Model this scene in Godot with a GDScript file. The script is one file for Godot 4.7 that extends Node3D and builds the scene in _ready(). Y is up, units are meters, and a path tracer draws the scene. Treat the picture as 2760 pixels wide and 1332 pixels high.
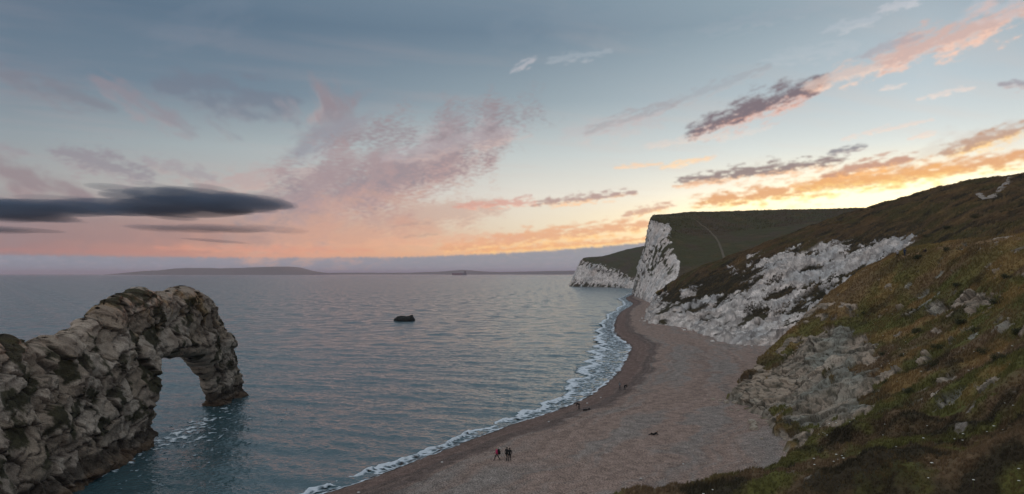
extends Node3D
# A chalk coast at sunset. Units are metres, y is up, the camera looks towards -z.
# The sky is laid out in degrees: azimuth right of -z, height above the horizon.


const STREAKS := [
	[-25.64, 16.00, -20.30, 18.32, 1.72, 0.16, Vector3(120, 130, 145), Vector3(140, 140, 150), 0.80, 1],
	[-35.75, 12.71, -29.03, 11.15, 0.92, 0.55, Vector3(118, 117, 127), Vector3(132, 126, 133), 0.70, 1],
	[-29.03, 12.83, -23.75, 10.02, 0.92, 0.62, Vector3(136, 128, 136), Vector3(156, 140, 144), 0.70, 1],
	[-24.23, 12.87, -17.22, 12.02, 1.89, 0.60, Vector3(108, 114, 128), Vector3(128, 128, 138), 0.80, 1],
	[-13.77, 12.75, -13.09, 11.59, 2.12, 1.00, Vector3(136, 128, 135), Vector3(170, 148, 148), 0.40, 1],
	[-14.84, 10.30, -12.95, 11.19, 1.26, 0.80, Vector3(138, 136, 143), Vector3(158, 148, 150), 0.70, 1],
	[-16.04, 8.63, -12.13, 10.82, 1.03, 0.60, Vector3(142, 145, 154), Vector3(160, 155, 160), 0.90, 2],
	[-16.96, 12.30, -16.17, 11.56, 0.92, 0.55, Vector3(138, 136, 144), Vector3(150, 145, 150), 0.80, 1],
	[-15.91, 9.18, -11.86, 11.24, 1.32, 0.60, Vector3(140, 140, 148), Vector3(160, 150, 154), 0.80, 1],
	[-22.05, 10.66, -20.30, 9.74, 0.52, 0.40, Vector3(135, 138, 146), Vector3(150, 145, 148), 0.80, 1],
	[-31.17, 7.82, -26.34, 6.67, 0.97, 0.70, Vector3(135, 128, 136), Vector3(155, 140, 144), 0.80, 2],
	[-35.75, 6.85, -30.33, 5.08, 1.32, 0.75, Vector3(136, 120, 125), Vector3(152, 130, 132), 0.60, 1],
	[-35.37, 8.03, -33.42, 7.75, 0.52, 0.50, Vector3(145, 136, 142), Vector3(155, 142, 146), 0.80, 1],
	[-25.87, 7.59, -22.29, 6.75, 0.63, 0.55, Vector3(150, 140, 146), Vector3(172, 150, 148), 0.90, 2],
	[-22.29, 6.23, -14.57, 7.33, 0.86, 0.50, Vector3(178, 150, 148), Vector3(196, 158, 148), 0.90, 2],
	[-17.74, 3.71, -1.43, 10.92, 3.29, 1.00, Vector3(142, 133, 138), Vector3(176, 150, 146), 0.70, 2],
	[-15.64, 4.84, -5.14, 9.50, 2.29, 0.60, Vector3(150, 136, 140), Vector3(186, 152, 146), 0.90, 2],
	[-18.26, 4.78, -10.76, 8.27, 2.01, 0.70, Vector3(158, 140, 142), Vector3(186, 152, 146), 1.00, 2],
	[-9.09, 8.87, 0.57, 10.92, 0.97, 0.50, Vector3(175, 165, 168), Vector3(205, 180, 172), 1.10, 2],
	[-20.30, 2.31, -2.29, 5.03, 2.12, 0.60, Vector3(188, 154, 140), Vector3(212, 168, 142), 0.80, 2],
	[-22.29, 2.01, -6.56, 3.30, 1.72, 0.50, Vector3(202, 154, 132), Vector3(226, 166, 132), 0.60, 1],
	[-35.75, 2.23, -18.78, 2.60, 1.26, 0.40, Vector3(142, 122, 122), Vector3(168, 130, 122), 0.50, 1],
	[-35.75, 1.49, -22.29, 1.48, 0.20, 0.35, Vector3(178, 124, 116), Vector3(196, 132, 116), 0.90, 1],
	[-25.64, 1.76, -10.76, 1.69, 0.29, 0.45, Vector3(214, 146, 122), Vector3(228, 156, 124), 0.90, 1],
	[14.04, 10.61, 22.42, 13.21, 1.03, 0.97, Vector3(116, 104, 110), Vector3(226, 172, 152), 0.55, 0],
	[21.92, 13.16, 27.70, 14.54, 0.63, 0.70, Vector3(205, 182, 172), Vector3(250, 206, 178), 0.90, 0],
	[26.79, 14.30, 35.37, 16.49, 1.09, 0.92, Vector3(196, 168, 160), Vector3(240, 196, 172), 0.80, 0],
	[25.41, 14.82, 28.59, 15.60, 0.46, 0.50, Vector3(160, 150, 156), Vector3(190, 168, 164), 0.90, 0],
	[30.43, 8.00, 35.37, 9.35, 0.60, 0.92, Vector3(180, 138, 112), Vector3(255, 206, 124), 0.80, 0],
	[27.47, 7.48, 35.37, 9.40, 0.86, 0.30, Vector3(190, 175, 165), Vector3(230, 200, 165), 0.90, 1],
	[14.17, 5.29, 35.37, 7.30, 0.83, 0.90, Vector3(214, 154, 104), Vector3(255, 222, 142), 0.70, 0],
	[21.06, 6.28, 31.38, 6.84, 0.52, 0.75, Vector3(230, 172, 110), Vector3(255, 222, 140), 0.80, 0],
	[23.15, 6.97, 27.92, 7.75, 0.57, 0.88, Vector3(186, 138, 116), Vector3(246, 182, 112), 0.90, 0],
	[13.09, 6.89, 23.87, 7.91, 0.54, 0.92, Vector3(136, 118, 116), Vector3(242, 192, 150), 0.90, 0],
	[23.15, 8.47, 25.52, 8.72, 0.26, 0.85, Vector3(128, 124, 130), Vector3(180, 165, 160), 1.00, 0],
	[11.45, 7.92, 14.71, 8.53, 0.23, 0.85, Vector3(240, 206, 168), Vector3(250, 216, 176), 1.00, 0],
	[7.83, 7.98, 11.45, 8.25, 0.17, 0.75, Vector3(236, 200, 166), Vector3(246, 208, 170), 1.00, 0],
	[12.27, 6.52, 15.24, 6.74, 0.20, 0.80, Vector3(222, 176, 142), Vector3(246, 196, 150), 1.00, 0],
	[13.77, 8.18, 15.38, 8.66, 0.17, 0.50, Vector3(230, 200, 175), Vector3(240, 210, 180), 1.00, 0],
	[1.86, 5.31, 9.23, 6.11, 0.37, 0.85, Vector3(166, 136, 130), Vector3(244, 194, 146), 1.00, 0],
	[-4.15, 5.13, 1.72, 5.48, 0.32, 0.75, Vector3(204, 150, 136), Vector3(226, 170, 146), 1.00, 0],
	[0.29, 5.74, 1.43, 5.94, 0.14, 0.60, Vector3(190, 150, 140), Vector3(220, 180, 160), 1.00, 0],
	[-4.86, 1.94, 11.31, 3.81, 0.69, 0.85, Vector3(222, 164, 124), Vector3(255, 206, 138), 0.80, 0],
	[-3.43, 1.60, 11.59, 2.64, 0.26, 0.85, Vector3(232, 170, 120), Vector3(255, 206, 132), 0.80, 0],
	[-10.76, 2.28, 0.57, 2.75, 0.46, 0.45, Vector3(220, 165, 135), Vector3(240, 180, 140), 1.00, 0],
	[8.81, 4.41, 12.13, 5.11, 0.37, 0.80, Vector3(196, 148, 126), Vector3(252, 204, 142), 0.90, 0],
	[-9.09, 3.56, -6.28, 3.81, 0.14, 0.50, Vector3(170, 145, 135), Vector3(200, 170, 150), 1.00, 0],
	[-8.25, 2.72, -5.71, 2.96, 0.14, 0.50, Vector3(175, 145, 130), Vector3(200, 170, 150), 1.00, 0],
	[5.99, 10.81, 12.13, 12.51, 0.52, 0.50, Vector3(152, 144, 148), Vector3(190, 170, 168), 1.00, 0],
	[11.86, 12.44, 19.03, 14.72, 0.43, 0.35, Vector3(150, 148, 154), Vector3(180, 172, 172), 1.00, 0],
	[4.57, 10.61, 10.76, 11.28, 0.86, 0.30, Vector3(185, 172, 172), Vector3(205, 185, 178), 1.00, 2],
	[0.00, 15.22, 1.72, 16.11, 0.26, 0.50, Vector3(182, 180, 186), Vector3(196, 188, 190), 1.00, 0],
	[2.86, 15.92, 7.41, 16.52, 0.34, 0.35, Vector3(165, 172, 180), Vector3(185, 185, 190), 1.00, 0],
	[-6.28, 11.41, -1.72, 12.29, 0.46, 0.30, Vector3(150, 155, 162), Vector3(175, 170, 174), 1.00, 2],
	[-3.43, 5.02, -2.29, 5.25, 0.11, 0.40, Vector3(200, 165, 155), Vector3(220, 180, 165), 1.00, 0],
	[10.20, 9.53, 16.17, 10.24, 0.29, 0.45, Vector3(215, 198, 188), Vector3(236, 210, 190), 1.00, 0],
	[26.45, 12.52, 27.92, 12.65, 0.14, 0.60, Vector3(222, 205, 196), Vector3(236, 214, 200), 1.00, 0],
	[28.70, 11.65, 32.01, 12.02, 0.17, 0.60, Vector3(222, 205, 196), Vector3(240, 214, 198), 1.00, 0],
	[23.99, 9.39, 29.47, 10.22, 0.17, 0.60, Vector3(224, 204, 192), Vector3(242, 212, 190), 1.00, 0],
	[28.15, 9.07, 29.68, 9.32, 0.17, 0.60, Vector3(230, 205, 190), Vector3(244, 214, 190), 1.00, 0],
	[33.52, 12.00, 35.18, 11.77, 0.26, 0.75, Vector3(146, 138, 146), Vector3(190, 165, 160), 0.90, 0],
	[23.03, 16.80, 26.34, 17.13, 0.40, 0.40, Vector3(176, 182, 190), Vector3(200, 198, 200), 1.00, 0],
	[26.34, 17.56, 29.03, 17.97, 0.34, 0.50, Vector3(190, 190, 196), Vector3(206, 202, 204), 1.00, 0],
	[14.57, 17.61, 22.29, 18.33, 0.57, 0.22, Vector3(150, 158, 168), Vector3(170, 172, 178), 1.00, 0],
	[15.64, 9.73, 19.29, 10.59, 0.20, 0.35, Vector3(220, 205, 195), Vector3(235, 212, 196), 1.00, 0],
	[-1.15, 17.90, 14.57, 18.61, 1.72, 0.10, Vector3(140, 150, 160), Vector3(160, 165, 170), 1.00, 1],
	[19.29, 15.21, 24.70, 15.63, 0.57, 0.25, Vector3(178, 184, 190), Vector3(196, 194, 196), 1.00, 0],
	[31.80, 16.70, 35.37, 16.49, 0.86, 0.35, Vector3(190, 190, 196), Vector3(206, 200, 202), 1.00, 1],
]
const BEACH := [
	[Vector3(-67.3, -2.6, -68.5), Vector3(-49.6, -2.6, -84.1), Vector3(-34.8, -2.6, -99.1), Vector3(-25.5, -2.6, -115.8), Vector3(-12.7, -2.6, -139.0), Vector3(-3.6, -2.6, -153.5), Vector3(3.9, -2.6, -170.6), Vector3(13.3, -2.6, -202.5), Vector3(22.8, -2.6, -244.8), Vector3(28.3, -2.6, -276.3), Vector3(29.6, -2.6, -321.3), Vector3(39.2, -2.6, -396.2), Vector3(64.0, -2.6, -516.2), Vector3(93.0, -2.6, -644.8), Vector3(108.0, -2.6, -781.9), Vector3(147.1, -2.6, -962.5), Vector3(185.0, -2.6, -1121.9), Vector3(203.9, -2.6, -1291.6), Vector3(229.0, -2.6, -1422.1)],
	[Vector3(-60.7, -0.8, -61.0), Vector3(-42.8, -0.8, -76.9), Vector3(-26.9, -0.8, -93.0), Vector3(-16.8, -0.8, -110.9), Vector3(-4.1, -0.8, -134.0), Vector3(5.3, -0.8, -148.8), Vector3(13.3, -0.8, -167.3), Vector3(23.0, -0.8, -200.0), Vector3(32.6, -0.8, -242.8), Vector3(38.2, -0.8, -275.4), Vector3(39.5, -0.8, -320.4), Vector3(49.1, -0.8, -394.6), Vector3(71.9, -0.8, -514.6), Vector3(100.8, -0.8, -643.5), Vector3(115.8, -0.8, -780.5), Vector3(154.9, -0.8, -960.7), Vector3(192.8, -0.8, -1120.5), Vector3(211.8, -0.8, -1290.5), Vector3(236.9, -0.8, -1420.6)],
	[Vector3(-58.0, 0.0, -58.0), Vector3(-40.0, 0.0, -74.0), Vector3(-23.7, 0.0, -90.6), Vector3(-13.3, 0.0, -109.0), Vector3(-0.6, 0.0, -132.0), Vector3(8.8, 0.0, -147.0), Vector3(17.1, 0.0, -166.0), Vector3(26.9, 0.0, -199.0), Vector3(36.5, 0.0, -242.0), Vector3(42.2, 0.0, -275.0), Vector3(43.5, 0.0, -320.0), Vector3(53.0, 0.0, -394.0), Vector3(75.0, 0.0, -514.0), Vector3(104.0, 0.0, -643.0), Vector3(119.0, 0.0, -780.0), Vector3(158.0, 0.0, -960.0), Vector3(196.0, 0.0, -1120.0), Vector3(215.0, 0.0, -1290.0), Vector3(240.0, 0.0, -1420.0)],
	[Vector3(-55.7, 0.8, -55.4), Vector3(-37.6, 0.8, -71.5), Vector3(-20.9, 0.8, -88.5), Vector3(-10.2, 0.8, -107.3), Vector3(2.4, 0.8, -130.2), Vector3(11.9, 0.8, -145.4), Vector3(20.4, 0.8, -164.8), Vector3(30.3, 0.8, -198.1), Vector3(39.9, 0.8, -241.3), Vector3(45.7, 0.8, -274.7), Vector3(47.0, 0.8, -319.7), Vector3(56.5, 0.8, -393.4), Vector3(77.7, 0.8, -513.4), Vector3(106.8, 0.8, -642.5), Vector3(121.8, 0.8, -779.5), Vector3(160.7, 0.8, -959.4), Vector3(198.8, 0.8, -1119.5), Vector3(217.8, 0.8, -1289.6), Vector3(242.7, 0.8, -1419.5)],
	[Vector3(-52.7, 1.5, -52.0), Vector3(-34.5, 1.5, -68.2), Vector3(-17.3, 1.5, -85.7), Vector3(-6.3, 1.5, -105.1), Vector3(6.3, 1.5, -128.0), Vector3(15.9, 1.5, -143.3), Vector3(24.7, 1.5, -163.4), Vector3(34.7, 1.5, -197.0), Vector3(44.3, 1.5, -240.4), Vector3(50.2, 1.5, -274.3), Vector3(51.5, 1.5, -319.3), Vector3(60.9, 1.5, -392.7), Vector3(81.3, 1.5, -512.7), Vector3(110.3, 1.5, -642.0), Vector3(125.3, 1.5, -778.9), Vector3(164.2, 1.5, -958.6), Vector3(202.3, 1.5, -1118.9), Vector3(221.3, 1.5, -1289.1), Vector3(246.3, 1.5, -1418.8)],
	[Vector3(-48.7, 1.9, -47.5), Vector3(-30.4, 1.9, -63.9), Vector3(-12.6, 1.9, -82.1), Vector3(-1.1, 1.9, -102.2), Vector3(11.5, 1.9, -125.0), Vector3(21.2, 1.9, -140.5), Vector3(30.3, 1.9, -161.4), Vector3(40.5, 1.9, -195.5), Vector3(50.2, 1.9, -239.2), Vector3(56.1, 1.9, -273.7), Vector3(57.4, 1.9, -318.7), Vector3(66.8, 1.9, -391.8), Vector3(86.0, 1.9, -511.8), Vector3(115.0, 1.9, -641.2), Vector3(130.0, 1.9, -778.1), Vector3(168.9, 1.9, -957.5), Vector3(207.0, 1.9, -1118.1), Vector3(226.1, 1.9, -1288.4), Vector3(251.0, 1.9, -1417.9)],
	[Vector3(-6.5, 2.2, -39.6), Vector3(4.0, 2.2, -59.9), Vector3(14.7, 2.2, -80.3), Vector3(22.8, 2.2, -100.3), Vector3(33.3, 2.2, -121.8), Vector3(41.4, 2.2, -138.0), Vector3(49.1, 2.2, -158.5), Vector3(60.1, 2.2, -190.8), Vector3(71.7, 2.2, -237.3), Vector3(77.7, 2.2, -269.8), Vector3(79.3, 2.2, -314.8), Vector3(85.4, 2.2, -386.5), Vector3(106.4, 2.2, -508.4), Vector3(132.3, 2.2, -640.4), Vector3(147.7, 2.2, -781.0), Vector3(186.7, 2.2, -958.3), Vector3(223.4, 2.2, -1118.7), Vector3(242.9, 2.2, -1293.4), Vector3(265.6, 2.2, -1427.5)],
	[Vector3(26.3, 2.9, -33.5), Vector3(30.7, 2.9, -56.8), Vector3(35.9, 2.9, -78.8), Vector3(41.4, 2.9, -98.8), Vector3(50.3, 2.9, -119.4), Vector3(57.0, 2.9, -136.1), Vector3(63.7, 2.9, -156.3), Vector3(75.3, 2.9, -187.1), Vector3(88.4, 2.9, -235.8), Vector3(94.4, 2.9, -266.7), Vector3(96.3, 2.9, -311.7), Vector3(99.8, 2.9, -382.4), Vector3(120.1, 2.9, -506.2), Vector3(143.6, 2.9, -640.1), Vector3(159.4, 2.9, -783.5), Vector3(198.3, 2.9, -959.4), Vector3(234.0, 2.9, -1119.5), Vector3(253.8, 2.9, -1297.6), Vector3(274.7, 2.9, -1435.5)],
	[Vector3(59.1, 4.0, -27.4), Vector3(57.5, 4.0, -53.7), Vector3(57.1, 4.0, -77.4), Vector3(60.0, 4.0, -97.4), Vector3(67.3, 4.0, -117.0), Vector3(72.7, 4.0, -134.2), Vector3(78.3, 4.0, -154.0), Vector3(90.5, 4.0, -183.4), Vector3(105.2, 4.0, -234.4), Vector3(111.2, 4.0, -263.7), Vector3(113.3, 4.0, -308.7), Vector3(114.2, 4.0, -378.2), Vector3(133.9, 4.0, -504.1), Vector3(154.8, 4.0, -639.9), Vector3(171.0, 4.0, -786.1), Vector3(210.0, 4.0, -960.5), Vector3(244.5, 4.0, -1120.4), Vector3(264.7, 4.0, -1301.8), Vector3(283.9, 4.0, -1443.4)],
]
const HILL := [
	[Vector3(110.6, -2.0, -591.0), Vector3(80.5, -2.0, -443.0), Vector3(69.3, -2.0, -377.0), Vector3(78.6, -2.0, -337.0), Vector3(78.4, -2.0, -311.0), Vector3(76.3, -2.0, -272.0), Vector3(79.9, -2.0, -257.0), Vector3(84.7, -2.0, -248.0), Vector3(95.3, 2.7, -234.0), Vector3(107.1, 9.9, -211.0), Vector3(111.2, 19.1, -169.0)],
	[Vector3(111.6, 3.0, -592.0), Vector3(81.5, 3.0, -444.0), Vector3(70.3, 3.0, -378.0), Vector3(79.6, 3.0, -338.0), Vector3(79.4, 3.0, -312.0), Vector3(77.3, 3.0, -273.0), Vector3(80.9, 3.0, -258.0), Vector3(85.7, 3.0, -249.0), Vector3(96.3, 7.7, -235.0), Vector3(108.1, 14.9, -212.0), Vector3(112.2, 24.1, -170.0)],
	[Vector3(111.7, 6.7, -580.0), Vector3(91.2, 7.1, -462.0), Vector3(87.1, 11.0, -405.0), Vector3(94.9, 11.4, -372.0), Vector3(96.6, 9.9, -345.0), Vector3(94.5, 9.6, -305.0), Vector3(99.4, 10.6, -288.0), Vector3(107.4, 14.2, -272.0), Vector3(112.7, 22.8, -245.0), Vector3(118.3, 29.8, -215.0), Vector3(112.2, 32.9, -165.0)],
	[Vector3(109.8, 9.9, -560.0), Vector3(103.7, 16.0, -480.0), Vector3(106.0, 22.2, -440.0), Vector3(119.7, 27.2, -420.0), Vector3(126.0, 29.8, -400.0), Vector3(133.2, 33.7, -370.0), Vector3(141.8, 36.8, -350.0), Vector3(156.8, 42.8, -330.0), Vector3(159.5, 46.7, -290.0), Vector3(151.2, 46.3, -240.0), Vector3(148.6, 46.6, -205.0)],
	[Vector3(109.0, 12.0, -545.0), Vector3(115.6, 24.7, -505.0), Vector3(124.6, 31.6, -480.0), Vector3(143.2, 40.2, -462.0), Vector3(156.1, 45.9, -450.0), Vector3(180.4, 55.8, -440.0), Vector3(199.5, 63.5, -420.0), Vector3(214.0, 69.0, -400.0), Vector3(225.7, 72.5, -370.0), Vector3(234.6, 72.2, -340.0), Vector3(243.0, 72.9, -300.0)],
	[Vector3(154.0, 6.0, -605.0), Vector3(160.6, 18.7, -565.0), Vector3(169.6, 25.6, -540.0), Vector3(188.2, 34.2, -522.0), Vector3(201.1, 39.9, -510.0), Vector3(225.4, 49.8, -500.0), Vector3(244.5, 57.5, -480.0), Vector3(259.0, 63.0, -460.0), Vector3(270.7, 66.5, -430.0), Vector3(279.6, 66.2, -400.0), Vector3(288.0, 66.9, -360.0)],
	[Vector3(229.0, -18.0, -695.0), Vector3(235.6, -5.3, -655.0), Vector3(244.6, 1.6, -630.0), Vector3(263.2, 10.2, -612.0), Vector3(276.1, 15.9, -600.0), Vector3(300.4, 25.8, -590.0), Vector3(319.5, 33.5, -570.0), Vector3(334.0, 39.0, -550.0), Vector3(345.7, 42.5, -520.0), Vector3(354.6, 42.2, -490.0), Vector3(363.0, 42.9, -450.0)],
]
const HILL_SCRUB := [[1.69, 2.62, 1.20, 0.67, 1.20], [3.62, 2.59, 1.12, 0.26, 1.30], [5.56, 1.95, 0.44, 0.15, 1.10], [2.75, 2.92, 0.62, 0.26, 0.90], [6.12, 2.36, 0.56, 0.11, 0.90], [7.06, 2.32, 0.44, 0.90, 0.80], [6.31, 2.66, 1.20, 0.11, 0.60], [2.88, 1.80, 0.31, 0.19, 0.50], [2.12, 1.54, 0.44, 0.23, 0.40], [2.44, 2.89, 0.19, 0.79, -1.00], [4.00, 3.52, 0.81, 0.34, -1.30], [5.19, 3.04, 0.81, 0.38, -0.90], [6.06, 3.04, 1.20, 0.26, -0.80], [7.00, 2.59, 1.20, 0.19, -1.30], [7.62, 2.62, 1.20, 0.15, -1.30], [8.25, 2.62, 0.19, 0.90, -1.20], [6.81, 5.17, 1.20, 0.90, -0.80], [4.94, 5.40, 0.19, 0.90, -0.80], [6.62, 1.65, 0.56, 0.41, -0.80], [4.62, 2.17, 0.38, 0.15, -0.70], [7.00, 3.52, 1.20, 0.45, 1.20], [5.00, 3.49, 0.62, 0.15, 0.50], [8.94, 2.81, 0.94, 0.38, 1.40]]
const CHALK_HILL := [
	[Vector3(158.0, -14.0, -998.0), Vector3(135.4, -7.5, -833.0), Vector3(122.6, -7.9, -708.0), Vector3(111.4, -7.2, -598.0), Vector3(124.0, 0.1, -558.0), Vector3(146.5, 7.5, -538.0), Vector3(183.5, 16.9, -528.0), Vector3(235.1, 30.5, -543.0), Vector3(297.6, 39.3, -558.0), Vector3(395.6, 44.9, -558.0)],
	[Vector3(160.0, -5.0, -1000.0), Vector3(137.4, 1.5, -835.0), Vector3(124.6, 1.1, -710.0), Vector3(113.4, 1.8, -600.0), Vector3(126.0, 9.1, -560.0), Vector3(148.5, 16.5, -540.0), Vector3(185.5, 25.9, -530.0), Vector3(237.1, 39.5, -545.0), Vector3(299.6, 48.3, -560.0), Vector3(397.6, 53.9, -560.0)],
	[Vector3(165.6, 9.8, -1010.0), Vector3(140.4, 21.1, -836.0), Vector3(130.7, 16.6, -716.0), Vector3(125.5, 16.0, -612.0), Vector3(137.5, 20.6, -585.0), Vector3(166.5, 28.8, -600.0), Vector3(210.0, 40.2, -600.0), Vector3(261.0, 51.3, -600.0), Vector3(331.7, 59.9, -620.0), Vector3(440.2, 66.1, -620.0)],
	[Vector3(171.7, 30.0, -1010.0), Vector3(142.9, 37.0, -833.0), Vector3(137.2, 34.6, -728.0), Vector3(140.2, 30.5, -640.0), Vector3(153.6, 34.7, -640.0), Vector3(183.6, 41.3, -650.0), Vector3(231.0, 52.1, -660.0), Vector3(287.1, 64.6, -660.0), Vector3(363.8, 71.9, -680.0), Vector3(482.8, 76.6, -680.0)],
	[Vector3(178.4, 50.1, -1005.0), Vector3(148.8, 60.6, -829.0), Vector3(143.6, 55.4, -748.0), Vector3(147.7, 49.8, -692.0), Vector3(167.3, 52.9, -700.0), Vector3(202.3, 57.5, -710.0), Vector3(252.0, 65.2, -720.0), Vector3(317.6, 76.6, -730.0), Vector3(395.9, 83.2, -740.0), Vector3(525.4, 88.4, -740.0)],
	[Vector3(184.0, 75.0, -1000.0), Vector3(152.0, 79.9, -826.0), Vector3(149.8, 73.7, -772.0), Vector3(155.8, 70.0, -742.0), Vector3(179.7, 74.1, -760.0), Vector3(222.3, 78.1, -780.0), Vector3(280.0, 82.2, -800.0), Vector3(348.0, 88.6, -800.0), Vector3(428.0, 93.0, -800.0), Vector3(568.0, 99.0, -800.0)],
	[Vector3(189.1, 96.3, -990.0), Vector3(154.5, 89.5, -822.0), Vector3(155.0, 88.2, -795.0), Vector3(157.9, 86.4, -776.0), Vector3(188.0, 89.8, -800.0), Vector3(239.4, 95.5, -840.0), Vector3(304.5, 100.1, -870.0), Vector3(382.8, 102.7, -880.0), Vector3(470.8, 105.8, -880.0), Vector3(624.8, 111.0, -880.0)],
	[Vector3(252.0, 114.6, -1200.0), Vector3(188.2, 102.4, -960.0), Vector3(195.0, 101.7, -940.0), Vector3(202.3, 101.9, -930.0), Vector3(227.9, 105.0, -940.0), Vector3(281.8, 108.3, -980.0), Vector3(350.0, 111.5, -1000.0), Vector3(439.4, 113.9, -1010.0), Vector3(545.7, 118.3, -1020.0), Vector3(724.2, 124.4, -1020.0)],
]
const CHALK_HILL_SCRUB := [[2.19, 1.79, 0.68, 0.66, -1.00], [2.14, 4.99, 0.84, 0.79, -1.20], [1.52, 3.37, 0.34, 0.90, -0.40], [2.59, 2.41, 0.39, 0.61, -0.70], [3.54, 2.62, 0.56, 0.70, -1.30], [2.98, 3.41, 0.28, 0.35, -0.90], [2.25, 3.85, 0.68, 0.66, 0.30], [1.91, 3.41, 0.39, 0.44, 0.25], [4.28, 3.32, 0.34, 0.90, 1.30], [3.66, 4.46, 0.51, 0.90, 1.30], [5.40, 4.02, 1.01, 0.90, 1.40], [6.75, 3.72, 0.73, 0.90, 1.40]]
const FAR_HEAD := [
	[Vector3(161.4, -10.5, -1898.0), Vector3(117.3, -9.0, -1538.0), Vector3(159.7, -9.2, -1468.0), Vector3(191.9, -9.5, -1408.0), Vector3(206.0, -9.3, -1298.0), Vector3(227.9, -7.2, -1258.0), Vector3(274.8, -2.9, -1228.0)],
	[Vector3(163.4, -1.5, -1900.0), Vector3(119.3, 0.0, -1540.0), Vector3(161.7, -0.2, -1470.0), Vector3(193.9, -0.5, -1410.0), Vector3(208.0, -0.3, -1300.0), Vector3(229.9, 1.8, -1260.0), Vector3(276.8, 6.1, -1230.0)],
	[Vector3(171.0, 18.5, -1900.0), Vector3(124.2, 10.8, -1543.0), Vector3(163.6, 9.3, -1474.0), Vector3(195.8, 8.6, -1414.0), Vector3(210.9, 6.0, -1310.0), Vector3(234.6, 8.5, -1275.0), Vector3(282.5, 15.1, -1250.0)],
	[Vector3(178.6, 37.5, -1900.0), Vector3(130.7, 25.5, -1547.0), Vector3(165.4, 18.1, -1477.0), Vector3(198.8, 17.1, -1420.0), Vector3(214.8, 12.5, -1322.0), Vector3(239.9, 16.7, -1290.0), Vector3(289.6, 24.5, -1270.0)],
	[Vector3(186.2, 49.7, -1890.0), Vector3(137.2, 40.2, -1550.0), Vector3(168.2, 29.2, -1482.0), Vector3(201.8, 25.6, -1426.0), Vector3(219.8, 17.6, -1336.0), Vector3(247.6, 23.1, -1310.0), Vector3(299.0, 34.1, -1300.0)],
	[Vector3(195.5, 59.0, -1880.0), Vector3(143.8, 51.1, -1555.0), Vector3(172.3, 44.2, -1492.0), Vector3(205.2, 33.5, -1435.0), Vector3(225.8, 20.9, -1352.0), Vector3(255.9, 29.7, -1340.0), Vector3(311.6, 47.8, -1340.0)],
	[Vector3(206.8, 62.7, -1880.0), Vector3(150.7, 59.0, -1562.0), Vector3(190.0, 62.3, -1570.0), Vector3(226.1, 71.0, -1570.0), Vector3(255.1, 77.2, -1570.0), Vector3(286.5, 83.5, -1570.0), Vector3(368.9, 102.4, -1570.0)],
	[Vector3(286.0, 66.6, -2200.0), Vector3(180.6, 63.1, -1720.0), Vector3(224.9, 66.8, -1730.0), Vector3(261.0, 75.7, -1740.0), Vector3(293.1, 83.0, -1750.0), Vector3(328.1, 90.0, -1750.0), Vector3(420.0, 111.0, -1750.0)],
]
const FAR_HEAD_SCRUB := [[1.31, 3.28, 0.38, 0.90, -1.50], [1.95, 3.02, 0.53, 0.90, -1.50], [2.89, 2.41, 0.60, 0.90, -1.50], [3.97, 2.23, 0.53, 0.90, -1.30], [2.66, 5.42, 0.94, 0.39, 1.50], [3.82, 5.42, 0.71, 0.44, 1.50], [1.57, 5.34, 0.38, 0.31, 0.50]]
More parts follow.
